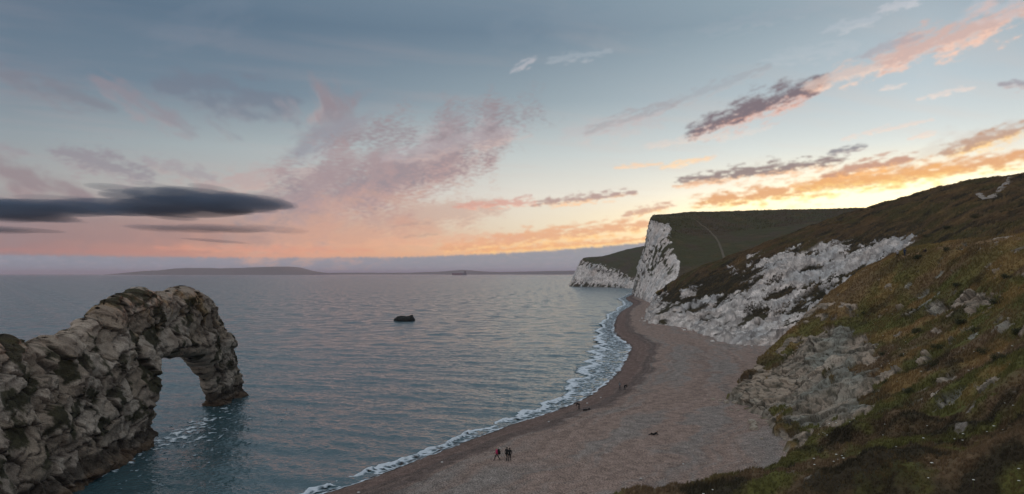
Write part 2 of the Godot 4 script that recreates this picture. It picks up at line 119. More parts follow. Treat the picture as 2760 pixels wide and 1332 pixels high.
const NEAR := [
	[Vector3(74.5, -2.0, -179.6), Vector3(78.7, -2.0, -183.6), Vector3(83.3, -2.0, -186.6), Vector3(93.0, -2.0, -189.6), Vector3(94.2, 14.4, -201.6), Vector3(98.6, 17.6, -195.6), Vector3(101.2, 19.2, -188.6), Vector3(101.2, 20.0, -173.6), Vector3(100.8, 20.0, -158.6), Vector3(101.3, 19.8, -141.6)],
	[Vector3(61.9, 6.5, -167.0), Vector3(66.1, 7.8, -171.0), Vector3(70.7, 10.3, -174.0), Vector3(80.4, 17.5, -177.0), Vector3(85.8, 24.9, -182.0), Vector3(90.2, 28.1, -176.0), Vector3(92.8, 29.7, -169.0), Vector3(92.8, 30.5, -154.0), Vector3(92.4, 30.5, -139.0), Vector3(92.9, 30.3, -122.0)],
	[Vector3(52.9, 9.0, -158.0), Vector3(57.1, 10.8, -162.0), Vector3(61.7, 13.8, -165.0), Vector3(71.4, 21.5, -168.0), Vector3(79.8, 27.4, -168.0), Vector3(84.2, 30.6, -162.0), Vector3(86.8, 32.2, -155.0), Vector3(86.8, 33.0, -140.0), Vector3(86.4, 33.0, -125.0), Vector3(86.9, 32.8, -108.0)],
	[Vector3(50.5, 7.3, -154.0), Vector3(53.8, 8.3, -152.0), Vector3(58.2, 10.4, -152.0), Vector3(64.2, 14.3, -150.0), Vector3(69.5, 17.1, -146.0), Vector3(74.2, 20.4, -141.0), Vector3(76.5, 22.7, -133.0), Vector3(75.7, 24.4, -119.0), Vector3(74.8, 25.7, -105.0), Vector3(73.9, 26.8, -88.0)],
	[Vector3(46.5, 6.1, -150.0), Vector3(49.7, 5.4, -145.0), Vector3(52.2, 6.4, -138.0), Vector3(54.7, 9.2, -130.0), Vector3(57.5, 10.4, -121.0), Vector3(59.9, 13.2, -113.0), Vector3(61.9, 15.8, -105.0), Vector3(60.9, 18.0, -93.0), Vector3(59.9, 20.4, -81.0), Vector3(60.2, 22.1, -68.0)],
	[Vector3(42.8, 2.9, -147.0), Vector3(43.5, 3.0, -135.0), Vector3(42.6, 3.1, -123.0), Vector3(39.1, 3.2, -107.0), Vector3(38.5, 3.8, -94.0), Vector3(43.9, 8.3, -86.0), Vector3(46.4, 11.8, -78.0), Vector3(46.9, 15.1, -70.0), Vector3(47.7, 17.3, -62.0), Vector3(48.9, 19.4, -52.0)],
	[Vector3(39.8, -3.1, -144.0), Vector3(40.5, -3.0, -132.0), Vector3(39.6, -2.9, -120.0), Vector3(36.1, -2.8, -104.0), Vector3(35.5, -2.2, -91.0), Vector3(40.9, 2.3, -83.0), Vector3(43.4, 5.8, -75.0), Vector3(43.9, 9.1, -67.0), Vector3(44.7, 11.3, -59.0), Vector3(45.9, 13.4, -49.0)],
]
const NEAR_ROCK := [[0.39, 4.58, 0.39, 0.64, -1.20], [1.24, 4.54, 0.79, 0.90, -1.20], [2.08, 3.75, 0.79, 0.90, -1.20], [3.15, 3.45, 0.68, 0.45, -1.40], [3.66, 3.56, 0.39, 0.34, -1.20], [3.26, 4.46, 0.68, 0.38, -1.10], [3.88, 4.39, 0.45, 0.30, -1.10], [2.81, 5.14, 0.96, 0.19, -1.20], [5.85, 3.19, 0.28, 0.11, -0.90], [6.75, 3.23, 0.34, 0.15, -1.00], [5.91, 4.72, 0.34, 0.11, -1.00], [7.42, 3.75, 0.39, 0.08, -0.60], [2.53, 2.29, 0.28, 0.19, -0.50], [3.66, 2.66, 0.45, 0.11, -0.50], [1.86, 3.67, 0.17, 0.56, 0.80]]
const FORE := [
	[Vector3(33.6, -5.7, -93.0), Vector3(34.5, -4.6, -93.0), Vector3(36.6, -2.5, -91.0), Vector3(38.0, 0.1, -89.0), Vector3(39.6, 1.1, -89.0), Vector3(42.3, 2.2, -87.0), Vector3(44.6, 3.6, -83.0), Vector3(46.3, 4.6, -79.0), Vector3(46.0, 6.8, -73.0), Vector3(45.1, 9.5, -67.0), Vector3(45.2, 11.9, -59.0)],
	[Vector3(32.6, -1.2, -90.0), Vector3(33.5, -0.1, -90.0), Vector3(35.6, 2.0, -88.0), Vector3(37.0, 4.6, -86.0), Vector3(38.6, 5.6, -86.0), Vector3(41.3, 6.7, -84.0), Vector3(43.6, 8.1, -80.0), Vector3(45.3, 9.1, -76.0), Vector3(45.0, 11.3, -70.0), Vector3(44.1, 14.0, -64.0), Vector3(44.2, 16.4, -56.0)],
	[Vector3(28.6, 3.3, -84.0), Vector3(29.5, 4.4, -84.0), Vector3(31.6, 6.5, -82.0), Vector3(33.0, 9.1, -80.0), Vector3(34.6, 10.1, -80.0), Vector3(37.3, 11.2, -78.0), Vector3(39.6, 12.6, -74.0), Vector3(41.3, 13.6, -70.0), Vector3(41.0, 15.8, -64.0), Vector3(40.1, 18.5, -58.0), Vector3(40.2, 20.9, -50.0)],
	[Vector3(23.8, 3.3, -78.8), Vector3(24.9, 4.4, -78.8), Vector3(26.9, 6.2, -77.0), Vector3(28.8, 8.5, -75.2), Vector3(30.9, 9.4, -75.0), Vector3(33.7, 10.4, -73.2), Vector3(36.3, 11.9, -69.6), Vector3(38.2, 13.0, -66.0), Vector3(38.5, 14.7, -60.8), Vector3(38.1, 17.1, -55.4), Vector3(38.5, 19.5, -48.0)],
	[Vector3(15.6, 4.2, -69.7), Vector3(17.0, 5.2, -69.7), Vector3(18.8, 6.7, -68.2), Vector3(21.5, 8.3, -66.8), Vector3(24.4, 9.1, -66.2), Vector3(27.4, 9.9, -64.8), Vector3(30.4, 11.5, -61.9), Vector3(32.8, 12.7, -59.0), Vector3(34.2, 13.7, -55.2), Vector3(34.5, 15.6, -50.9), Vector3(35.5, 17.9, -44.5)],
	[Vector3(5.0, 7.9, -58.0), Vector3(6.7, 8.8, -58.0), Vector3(8.3, 9.7, -57.0), Vector3(12.1, 10.6, -56.0), Vector3(16.0, 11.2, -55.0), Vector3(19.2, 11.7, -54.0), Vector3(22.9, 13.4, -52.0), Vector3(25.8, 14.8, -50.0), Vector3(28.6, 14.9, -48.0), Vector3(30.0, 16.2, -45.0), Vector3(31.6, 18.3, -40.0)],
	[Vector3(3.5, 4.7, -52.0), Vector3(5.2, 5.6, -52.0), Vector3(6.8, 6.5, -51.0), Vector3(10.6, 7.4, -50.0), Vector3(14.5, 8.0, -49.0), Vector3(17.7, 8.5, -48.0), Vector3(21.4, 10.2, -46.0), Vector3(24.3, 11.6, -44.0), Vector3(27.1, 11.7, -42.0), Vector3(28.5, 13.0, -39.0), Vector3(30.1, 15.1, -34.0)],
	[Vector3(2.5, 0.9, -45.0), Vector3(4.2, 1.8, -45.0), Vector3(5.8, 2.7, -44.0), Vector3(9.6, 3.6, -43.0), Vector3(13.5, 4.2, -42.0), Vector3(16.7, 4.7, -41.0), Vector3(20.4, 6.4, -39.0), Vector3(23.3, 7.8, -37.0), Vector3(26.1, 7.9, -35.0), Vector3(27.5, 9.2, -32.0), Vector3(29.1, 11.3, -27.0)],
]
const FORE_BARE := [[4.94, 2.84, 1.20, 0.31, 1.00], [4.12, 4.90, 0.50, 0.13, -0.30], [5.31, 4.90, 1.20, 0.90, -0.30], [7.62, 3.28, 0.50, 0.22, -0.80], [8.62, 3.24, 0.50, 0.17, -0.70]]
const ARCH := [Vector2(67.2, 19.5), Vector2(74.2, 19.8), Vector2(80.7, 19.7), Vector2(87.7, 19.5), Vector2(89.8, 19.1), Vector2(90.3, 18.6), Vector2(94.2, 18.3), Vector2(94.7, 18.8), Vector2(98.9, 18.7), Vector2(101.7, 19.5), Vector2(104.2, 20.1), Vector2(104.7, 20.7), Vector2(107.3, 20.7), Vector2(108.0, 21.9), Vector2(112.6, 23.6), Vector2(117.7, 24.1), Vector2(119.9, 24.9), Vector2(122.8, 23.7), Vector2(127.2, 23.4), Vector2(128.5, 23.9), Vector2(131.1, 23.5), Vector2(131.5, 24.4), Vector2(135.3, 24.6), Vector2(139.7, 23.9), Vector2(145.4, 22.2), Vector2(148.3, 20.2), Vector2(151.8, 17.7), Vector2(155.4, 13.0), Vector2(158.3, 9.0), Vector2(162.4, 4.7), Vector2(163.7, 2.1), Vector2(164.6, -0.4), Vector2(165.3, 0.2), Vector2(165.3, -2.2), Vector2(149.0, -2.2), Vector2(149.0, 0.0), Vector2(148.0, 3.0), Vector2(145.6, 6.0), Vector2(142.4, 9.0), Vector2(138.4, 11.5), Vector2(128.0, 12.6), Vector2(125.1, 12.5), Vector2(120.9, 12.1), Vector2(119.8, 10.8), Vector2(120.2, 9.0), Vector2(118.9, 7.3), Vector2(118.5, 4.8), Vector2(118.4, 2.8), Vector2(119.4, 0.9), Vector2(116.8, -0.2), Vector2(116.8, -2.2), Vector2(50.0, -2.2)]
const ISLAND := [[-6660.0, 12.0], [-6480.0, 36.0], [-6210.0, 63.0], [-5970.0, 78.0], [-5760.0, 102.0], [-5520.0, 111.0], [-5160.0, 105.0], [-4740.0, 111.0], [-4380.0, 126.0], [-4080.0, 132.0], [-3912.0, 129.0], [-3792.0, 99.0], [-3630.0, 57.0], [-3450.0, 33.0], [-3300.0, 15.0]]
const COAST := [[-4060.0, 23.5], [-3360.0, 30.5], [-2660.0, 30.5], [-2100.0, 30.5], [-1750.0, 41.0], [-1400.0, 51.5], [-1155.0, 72.5], [-910.0, 79.5], [-630.0, 58.5], [-280.0, 44.5], [280.0, 51.5], [700.0, 62.0], [1260.0, 69.0], [1890.0, 83.0]]
const PATH_HILL := [[8.62, 3.41], [8.94, 3.38], [8.69, 4.76], [8.81, 4.84], [8.75, 5.02]]
const PATH_NEAR := [[5.01, 2.14], [5.74, 2.14], [6.53, 2.14], [7.14, 2.14], [7.59, 2.10], [7.93, 2.14]]
const PATH_DOWN := [[4.22, 5.60], [4.56, 4.86], [4.84, 4.16], [5.01, 3.24], [5.12, 2.62]]
const WALKER_A := Vector3(83.9, 30.4, -158.1)
const WALKER_B := Vector3(83.4, 30.1, -160.2)
const WALKER_C := Vector3(85.2, 31.1, -152.7)
const CLOUD_BANK := [
	[-18810.0, 1897.0, -22000.0, 3080.0, 352.0, 2600.0, 0.00055, 8],
	[-15840.0, 1941.0, -22000.0, 2640.0, 330.0, 2600.0, 0.00055, 8],
	[-13750.0, 1941.0, -22000.0, 2530.0, 297.0, 2600.0, 0.00055, 8],
	[-11550.0, 1963.0, -22000.0, 2420.0, 297.0, 2600.0, 0.00055, 8],
	[-9680.0, 1963.0, -22000.0, 2200.0, 374.0, 2600.0, 0.00055, 8],
	[-8470.0, 2073.0, -22000.0, 1760.0, 308.0, 2600.0, 0.00055, 8],
	[-7590.0, 2128.0, -22000.0, 1100.0, 220.0, 2600.0, 0.00055, 8],
	[-10010.0, 2293.0, -22000.0, 1320.0, 242.0, 2600.0, 0.00055, 8],
	[-9240.0, 2315.0, -22000.0, 1210.0, 220.0, 2600.0, 0.00055, 8],
	[-14630.0, 1677.0, -22000.0, 1760.0, 110.0, 2600.0, 0.00055, 8],
]
const CLOUD_STRIP := [
	[-9555.0, 1266.0, -21000.0, 1155.0, 42.0, 2600.0, 0.00040, 4],
	[-8085.0, 1287.0, -21000.0, 1260.0, 63.0, 2600.0, 0.00040, 4],
	[-8610.0, 1266.0, -21000.0, 1680.0, 42.0, 2600.0, 0.00040, 4],
	[-6615.0, 1266.0, -21000.0, 840.0, 27.0, 2600.0, 0.00040, 4],
]
const CLOUD_LEFT := [
	[-14175.0, 1266.0, -21000.0, 1155.0, 63.0, 2600.0, 0.00040, 4],
	[-15120.0, 1256.0, -21000.0, 1260.0, 63.0, 2600.0, 0.00040, 4],
]
const CLOUD_SLIVER := [
	[-8295.0, 930.0, -21000.0, 588.0, 27.0, 2600.0, 0.00040, 3],
]
const BUSHES := [
	[Vector3(83.7, 29.8, -152.4), 1.5, "dark low bush under the sitting person on the headland crest", 0.70, 0, "bushes on the headland crest"],
	[Vector3(84.8, 31.1, -144.6), 1.3, "rounded green bush beside the crest path", 0.80, 0, "bushes on the headland crest"],
	[Vector3(71.1, 18.5, -149.6), 1.2, "dark scrub bush on the near heath slope", 0.75, 0, "scrub bushes on the near slope"],
	[Vector3(67.1, 16.9, -121.2), 1.4, "dark scrub bush on the near heath slope", 0.75, 0, "scrub bushes on the near slope"],
	[Vector3(67.8, 19.1, -111.4), 1.5, "dark scrub bush on the near heath slope", 0.75, 0, "scrub bushes on the near slope"],
	[Vector3(70.7, 22.4, -107.1), 1.6, "dark scrub bush on the near heath slope", 0.75, 0, "scrub bushes on the near slope"],
	[Vector3(59.3, 16.9, -92.8), 1.3, "dark scrub bush on the near heath slope", 0.75, 0, "scrub bushes on the near slope"],
	[Vector3(54.5, 10.8, -107.0), 1.0, "dark scrub bush on the near heath slope", 0.75, 0, "scrub bushes on the near slope"],
	[Vector3(57.6, 13.8, -100.8), 1.2, "dark scrub bush on the near heath slope", 0.75, 0, "scrub bushes on the near slope"],
	[Vector3(76.2, 25.7, -113.4), 1.5, "dark scrub bush on the near heath slope", 0.75, 0, "scrub bushes on the near slope"],
	[Vector3(61.4, 13.8, -115.7), 1.1, "dark scrub bush on the near heath slope", 0.75, 0, "scrub bushes on the near slope"],
	[Vector3(62.3, 13.2, -124.2), 1.2, "dark scrub bush on the near heath slope", 0.75, 0, "scrub bushes on the near slope"],
	[Vector3(54.9, 16.8, -82.6), 1.2, "dark scrub bush on the near heath slope", 0.75, 0, "scrub bushes on the near slope"],
	[Vector3(77.2, 24.3, -127.8), 1.4, "dark scrub bush on the near heath slope", 0.75, 0, "scrub bushes on the near slope"],
	[Vector3(64.5, 18.4, -102.4), 1.2, "dark scrub bush on the near heath slope", 0.75, 0, "scrub bushes on the near slope"],
	[Vector3(51.9, 11.5, -96.1), 1.0, "dark scrub bush on the near heath slope", 0.75, 0, "scrub bushes on the near slope"],
	[Vector3(63.2, 15.8, -109.7), 1.2, "dark scrub bush on the near heath slope", 0.75, 0, "scrub bushes on the near slope"],
	[Vector3(61.9, 19.5, -90.3), 1.3, "dark scrub bush on the near heath slope", 0.75, 0, "scrub bushes on the near slope"],
	[Vector3(192.0, 61.6, -405.8), 1.6, "leftmost of three tiny bushes on the skyline where two hills meet", 0.90, 1, "bushes on the skyline"],
	[Vector3(192.7, 61.9, -399.8), 1.4, "middle of three tiny bushes on the skyline where two hills meet", 0.90, 1, "bushes on the skyline"],
	[Vector3(192.5, 61.8, -394.9), 1.6, "rightmost of three tiny bushes on the skyline where two hills meet", 0.90, 1, "bushes on the skyline"],
	[Vector3(141.7, 41.8, -240.3), 2.2, "second from left of four dark bushes on the hillside above the crest path", 0.70, 1, "bushes on the hillside"],
	[Vector3(142.6, 43.4, -226.6), 2.4, "second from right of four dark bushes on the hillside above the crest path", 0.70, 1, "bushes on the hillside"],
	[Vector3(145.4, 44.9, -219.7), 2.0, "rightmost of four dark bushes on the hillside above the crest path", 0.70, 1, "bushes on the hillside"],
	[Vector3(136.8, 38.7, -243.9), 2.0, "leftmost of four dark bushes on the hillside above the crest path", 0.70, 1, "bushes on the hillside"],
]
const POSTS := [Vector3(205.8, 66.8, -356.1), Vector3(211.1, 68.7, -360.0), Vector3(217.5, 70.6, -359.7), Vector3(221.0, 71.3, -358.8), Vector3(221.3, 70.6, -344.2)]
const STONES := [[-9.4, -99.2, 0.35, "white stone on the strand left of the walker in pink"], [18.4, -153.0, 0.40, "white stone on the strand between the two stooping people"], [6.1, -126.4, 0.35, "white stone on the strand between the walkers and the black holdall"], [-17.9, -85.8, 0.35, "white stone on the strand nearest the bottom picture edge"], [14.7, -146.4, 0.40, "white stone on the strand just behind the black holdall"], [22.2, -96.6, 0.30, "white stone on the open shingle below the lying person"], [15.6, -89.1, 0.30, "white stone on the shingle just above the foreground grass"], [-1.9, -106.1, 0.25, "smallest white stone, on the wet shingle behind the walker in pink"]]

var rng := RandomNumberGenerator.new()
var taken := {}
# what a surface callback hands back for one vertex
var o_push := 0.0
var o_tint := Color.WHITE
var o_turf := 0.0

func noise(seed_: int, freq: float, octaves: int = 4, kind: int = FastNoiseLite.TYPE_SIMPLEX_SMOOTH) -> FastNoiseLite:
	var n := FastNoiseLite.new()
	n.seed = seed_; n.frequency = freq; n.noise_type = kind
	n.fractal_type = FastNoiseLite.FRACTAL_FBM if octaves > 1 else FastNoiseLite.FRACTAL_NONE
	n.fractal_octaves = octaves
	return n
func cells(seed_: int, freq: float, ret: int, jitter: float = 1.0) -> FastNoiseLite:
	var n := FastNoiseLite.new()
	n.seed = seed_; n.frequency = freq; n.noise_type = FastNoiseLite.TYPE_CELLULAR; n.fractal_type = FastNoiseLite.FRACTAL_NONE
	n.cellular_return_type = ret; n.cellular_jitter = jitter
	n.cellular_distance_function = FastNoiseLite.DISTANCE_EUCLIDEAN
	return n

func numbered(called: String) -> String:
	var k: int = taken.get(called, 0)
	taken[called] = k + 1
	return called if k == 0 else "%s_%03d" % [called, k]
func tag(o: Node, label: String, category: String, group: String = "") -> void:
	o.set_meta("label", label); o.set_meta("category", category)
	if group != "": o.set_meta("group", group)
func thing(called: String, label: String, category: String, at: Vector3, turn: float = 0.0, group: String = "") -> Node3D:
	var o := Node3D.new()
	o.name = numbered(called); add_child(o); o.position = at; o.rotation.y = turn
	tag(o, label, category, group)
	return o
func obj(called: String, m: Mesh, mat: Material, parent: Node = self) -> MeshInstance3D:
	var o := MeshInstance3D.new()
	o.mesh = m
	if mat: o.material_override = mat
	o.name = numbered(called) if parent == self else called
	parent.add_child(o, true)
	return o
func struct(called: String, m: Mesh, mat: Material) -> MeshInstance3D:
	var o := obj(called, m, mat)
	o.set_meta("kind", "structure")
	return o

# ---------------------------------------------------------------- meshes
func grid_mesh(pos: PackedVector3Array, nrm: PackedVector3Array, col: PackedColorArray, nu: int, nv: int, flip: bool, keep: PackedByteArray = PackedByteArray()) -> ArrayMesh:
	var idx := PackedInt32Array()
	for j in nv - 1:
		for i in nu - 1:
			var a := j * nu + i
			if not keep.is_empty() and not keep[a]: continue
			if flip: idx.append_array(PackedInt32Array([a, a + 1, a + nu, a + 1, a + nu + 1, a + nu]))
			else: idx.append_array(PackedInt32Array([a, a + nu, a + 1, a + 1, a + nu, a + nu + 1]))
	var arr := []
	arr.resize(Mesh.ARRAY_MAX)
	arr[Mesh.ARRAY_VERTEX] = pos; arr[Mesh.ARRAY_NORMAL] = nrm; arr[Mesh.ARRAY_INDEX] = idx
	if not col.is_empty(): arr[Mesh.ARRAY_COLOR] = col
	var m := ArrayMesh.new()
	m.add_surface_from_arrays(Mesh.PRIMITIVE_TRIANGLES, arr, [], {}, Mesh.ARRAY_FLAG_USE_DYNAMIC_UPDATE)
	return m
func grid_normals(pos: PackedVector3Array, nu: int, nv: int, flip: bool) -> PackedVector3Array:
	var out := PackedVector3Array()
	out.resize(pos.size())
	for j in nv:
		var jm := maxi(j - 1, 0) * nu
		var jp := mini(j + 1, nv - 1) * nu
		for i in nu:
			var du := pos[j * nu + mini(i + 1, nu - 1)] - pos[j * nu + maxi(i - 1, 0)]
			var dv := pos[jp + i] - pos[jm + i]
			var n := du.cross(dv) if flip else dv.cross(du)
			out[j * nu + i] = -n.normalized()
	return out
func catmull(a: Vector3, b: Vector3, c: Vector3, d: Vector3, t: float) -> Vector3:
	return 0.5 * ((2.0 * b) + (c - a) * t + (2.0 * a - 5.0 * b + 4.0 * c - d) * t * t + (3.0 * b - a - 3.0 * c + d) * t * t * t)
func along(row: Array, u: float) -> Vector3:
	var n := row.size()
	var i := mini(int(u), n - 2)
	return catmull(row[maxi(i - 1, 0)], row[i], row[i + 1], row[mini(i + 2, n - 1)], u - i)
func on_loft(rows: Array, u: float, v: float) -> Vector3:
	var n := rows.size()
	var i := mini(int(v), n - 2)
	return catmull(along(rows[maxi(i - 1, 0)], u), along(rows[i], u), along(rows[i + 1], u), along(rows[mini(i + 2, n - 1)], u), v - i)
func steps(spans: Array) -> PackedFloat32Array:   # spans: how many samples between guide k and k + 1
	var out := PackedFloat32Array()
	for k in spans.size():
		for s in int(spans[k]): out.append(k + s / float(spans[k]))
	out.append(spans.size())
	return out
# A surface through guide rows, sampled at us x vs, each vertex pushed along its normal and coloured by look(p, n, u, v).
func surface(rows: Array, us: PackedFloat32Array, vs: PackedFloat32Array, flip: bool, look: Callable) -> Dictionary:
	var nu := us.size()
	var nv := vs.size()
	var nr := rows.size()
	var fine := []
	for r in rows:
		var a := PackedVector3Array()
		for u in us: a.append(along(r, u))
		fine.append(a)
	var pos := PackedVector3Array()
	pos.resize(nu * nv)
	for j in nv:
		var i0 := mini(int(vs[j]), nr - 2)
		var t := vs[j] - i0
		var r0: PackedVector3Array = fine[maxi(i0 - 1, 0)]
		var r1: PackedVector3Array = fine[i0]
		var r2: PackedVector3Array = fine[i0 + 1]
		var r3: PackedVector3Array = fine[mini(i0 + 2, nr - 1)]
		for i in nu: pos[j * nu + i] = catmull(r0[i], r1[i], r2[i], r3[i], t)
	var nrm := grid_normals(pos, nu, nv, flip)
	var col := PackedColorArray()
	var turf := PackedFloat32Array()
	col.resize(nu * nv); turf.resize(nu * nv)
	for j in nv:
		for i in nu:
			var k := j * nu + i
			look.call(pos[k], nrm[k], us[i], vs[j])
			pos[k] += nrm[k] * o_push
			col[k] = o_tint; turf[k] = o_turf
	nrm = grid_normals(pos, nu, nv, flip)
	return {"pos": pos, "nrm": nrm, "col": col, "turf": turf, "nu": nu, "nv": nv, "us": us, "vs": vs, "flip": flip, "mesh": grid_mesh(pos, nrm, col, nu, nv, flip)}
func blobs(list: Array, u: float, v: float) -> float:
	var s := 0.0
	for b in list:
		var a: float = (u - b[0]) / b[2]
		var c: float = (v - b[1]) / b[3]
		var q := a * a + c * c
		if q < 6.0: s += b[4] * exp(-q)
	return s

# ---------------------------------------------------------------- materials
func speckle(seed_: int, freq: float, lo: float, hi: float, size: int = 512, octaves: int = 5) -> NoiseTexture2D:
	var t := NoiseTexture2D.new()
	t.width = size; t.height = size; t.seamless = true; t.noise = noise(seed_, freq, octaves)
	var g := Gradient.new()
	g.set_color(0, Color(lo, lo, lo).linear_to_srgb()); g.set_color(1, Color(hi, hi, hi).linear_to_srgb())
	g.set_offset(0, 0.28); g.set_offset(1, 0.72)
	t.color_ramp = g
	return t
func bumps(seed_: int, freq: float, strength: float, size: int = 512, octaves: int = 5) -> NoiseTexture2D:
	var t := NoiseTexture2D.new()
	t.width = size; t.height = size; t.seamless = true; t.noise = noise(seed_, freq, octaves)
	t.as_normal_map = true; t.bump_strength = strength
	return t
func earth(tile: float, tint: NoiseTexture2D, relief: NoiseTexture2D, deep: float = 1.0) -> StandardMaterial3D:
	var m := StandardMaterial3D.new()
	m.vertex_color_use_as_albedo = true
	m.roughness = 0.95; m.metallic_specular = 0.25
	m.uv1_triplanar = true; m.uv1_world_triplanar = true; m.uv1_scale = Vector3.ONE / tile
	m.albedo_texture = tint
	m.normal_enabled = true; m.normal_texture = relief; m.normal_scale = deep
	return m
func plain(c: Color, rough: float = 0.9, metal: float = 0.0) -> StandardMaterial3D:
	var m := StandardMaterial3D.new()
	m.albedo_color = c.linear_to_srgb(); m.roughness = rough; m.metallic = metal; m.metallic_specular = 0.4
	return m
func lin(r: float, g: float, b: float) -> Color: return Color(r, g, b)

# ---------------------------------------------------------------- sky
const SUN_AZ := 29.0
const HEIGHTS := [0.0, 1.5, 3.5, 6.0, 9.0, 13.0, 18.0, 35.0, 90.0]
const TURNS := [0.0, 12.0, 28.0, 47.0, 63.0, 110.0, 180.0]
# colours of the clear air, by angle from the sun's azimuth (rows) and by height (columns); overhead and behind the camera it is brightened to light the land
const AIR := [
	[[255,225,150],[255,232,165],[255,240,190],[228,222,204],[206,212,210],[178,190,196],[154,167,176],[160,172,181],[190,193,196]],
	[[250,208,140],[252,216,152],[246,226,186],[220,217,207],[202,208,206],[166,178,184],[132,149,160],[156,169,179],[190,193,196]],
	[[232,182,140],[236,188,140],[220,206,182],[212,208,198],[184,191,190],[140,154,162],[104,123,139],[148,163,174],[190,193,196]],
	[[200,146,130],[204,146,122],[178,144,132],[176,171,167],[160,169,171],[110,127,141],[90,110,128],[144,159,171],[190,193,196]],
	[[140,124,126],[148,118,117],[138,122,124],[156,157,156],[136,146,152],[102,119,134],[87,106,124],[144,159,171],[190,193,196]],
	[[152,142,146],[164,150,152],[176,163,162],[184,175,173],[180,176,176],[172,175,178],[166,172,178],[168,176,182],[190,193,196]],
	[[164,160,164],[184,174,174],[204,190,187],[210,199,195],[204,196,193],[196,192,192],[190,190,192],[184,188,192],[190,193,196]]]
var air_lin := []
var n_bank: FastNoiseLite
var n_puff: FastNoiseLite
func shade_of(h: Vector3) -> Color:   # an eight-bit picture colour as linear light
	return Color(h.x / 255.0, h.y / 255.0, h.z / 255.0).srgb_to_linear()
func clear_air(az: float, el: float) -> Color:
	var d := absf(wrapf(az - SUN_AZ, -180.0, 180.0))
	var i := 0
	while i < TURNS.size() - 2 and d > TURNS[i + 1]: i += 1
	var j := 0
	while j < HEIGHTS.size() - 2 and el > HEIGHTS[j + 1]: j += 1
	var s := clampf((d - TURNS[i]) / (TURNS[i + 1] - TURNS[i]), 0, 1)
	var t := clampf((el - HEIGHTS[j]) / (HEIGHTS[j + 1] - HEIGHTS[j]), 0, 1)
	var a: Color = air_lin[i][j]
	var b: Color = air_lin[i + 1][j]
	var c: Color = air_lin[i][j + 1]
	var e: Color = air_lin[i + 1][j + 1]
	var r := a.lerp(b, s).lerp(c.lerp(e, s), t)
	# brightening towards the sun itself
	var near := exp(-(d * d) / 240.0 - (el - 4.2) * (el - 4.2) / 9.0)
	return Color(r.r + near * 0.75, r.g + near * 0.58, r.b + near * 0.22)
const BANK := [[-180.0, 1.2], [-60.0, 1.2], [-34.6, 1.16], [-20.0, 1.12], [-8.0, 1.22], [0.0, 1.55], [7.0, 2.05], [11.0, 2.4], [30.0, 2.6], [60.0, 1.6], [180.0, 1.2]]
func bank_top(az: float) -> float:
	for k in BANK.size() - 1:
		if az <= BANK[k + 1][0]: return lerpf(BANK[k][1], BANK[k + 1][1], (az - BANK[k][0]) / (BANK[k + 1][0] - BANK[k][0]))
	return 1.2
func sky_color(az: float, el: float) -> Color:
	var c := clear_air(az, el)
	var d := absf(wrapf(az - SUN_AZ, -180.0, 180.0))
	if el > 2.0:   # thin high cloud everywhere, in rows that thin out overhead
		var flat := 1.0 / tan(deg_to_rad(maxf(el, 4.0)))
		var p := Vector2(sin(deg_to_rad(az)), cos(deg_to_rad(az))) * flat
		var q := n_puff.get_noise_2d(p.x * 0.5 + p.y * 0.3, p.y * 1.6 - p.x * 0.8)
		var k := smoothstep(-0.1, 0.6, q) * 0.10 * smoothstep(2.0, 9.0, el)
		if k > 0.0:
			var warm := shade_of(Vector3(180, 156, 156)).lerp(shade_of(Vector3(224, 188, 164)), exp(-d * d / 900.0)).lerp(shade_of(Vector3(140, 150, 162)), smoothstep(8.0, 30.0, el))
			c = c.lerp(warm, k)
	# the grey bank lying on the horizon
	var top := bank_top(az) + n_bank.get_noise_2d(az * 3.0, 3.0) * 0.10 + n_bank.get_noise_2d(az * 16.0, 9.0) * 0.04
	var bank := 1.0 - smoothstep(top - 0.06, top + 0.05, el)
	if bank > 0.0:
		var g := shade_of(Vector3(130, 135, 147)).lerp(shade_of(Vector3(144, 147, 153)), exp(-d * d / 1600.0))
		g = g.lerp(shade_of(Vector3(141, 143, 157)), smoothstep(0.1, 0.5, n_bank.get_noise_2d(az * 1.3, el * 26.0)) * 0.7)
		g = g.lerp(shade_of(Vector3(158, 150, 156)), smoothstep(0.15, 0.5, n_bank.get_noise_2d(az * 0.9 + 70.0, el * 30.0)) * 0.6)
		c = c.lerp(g, bank * 0.96)
	return c
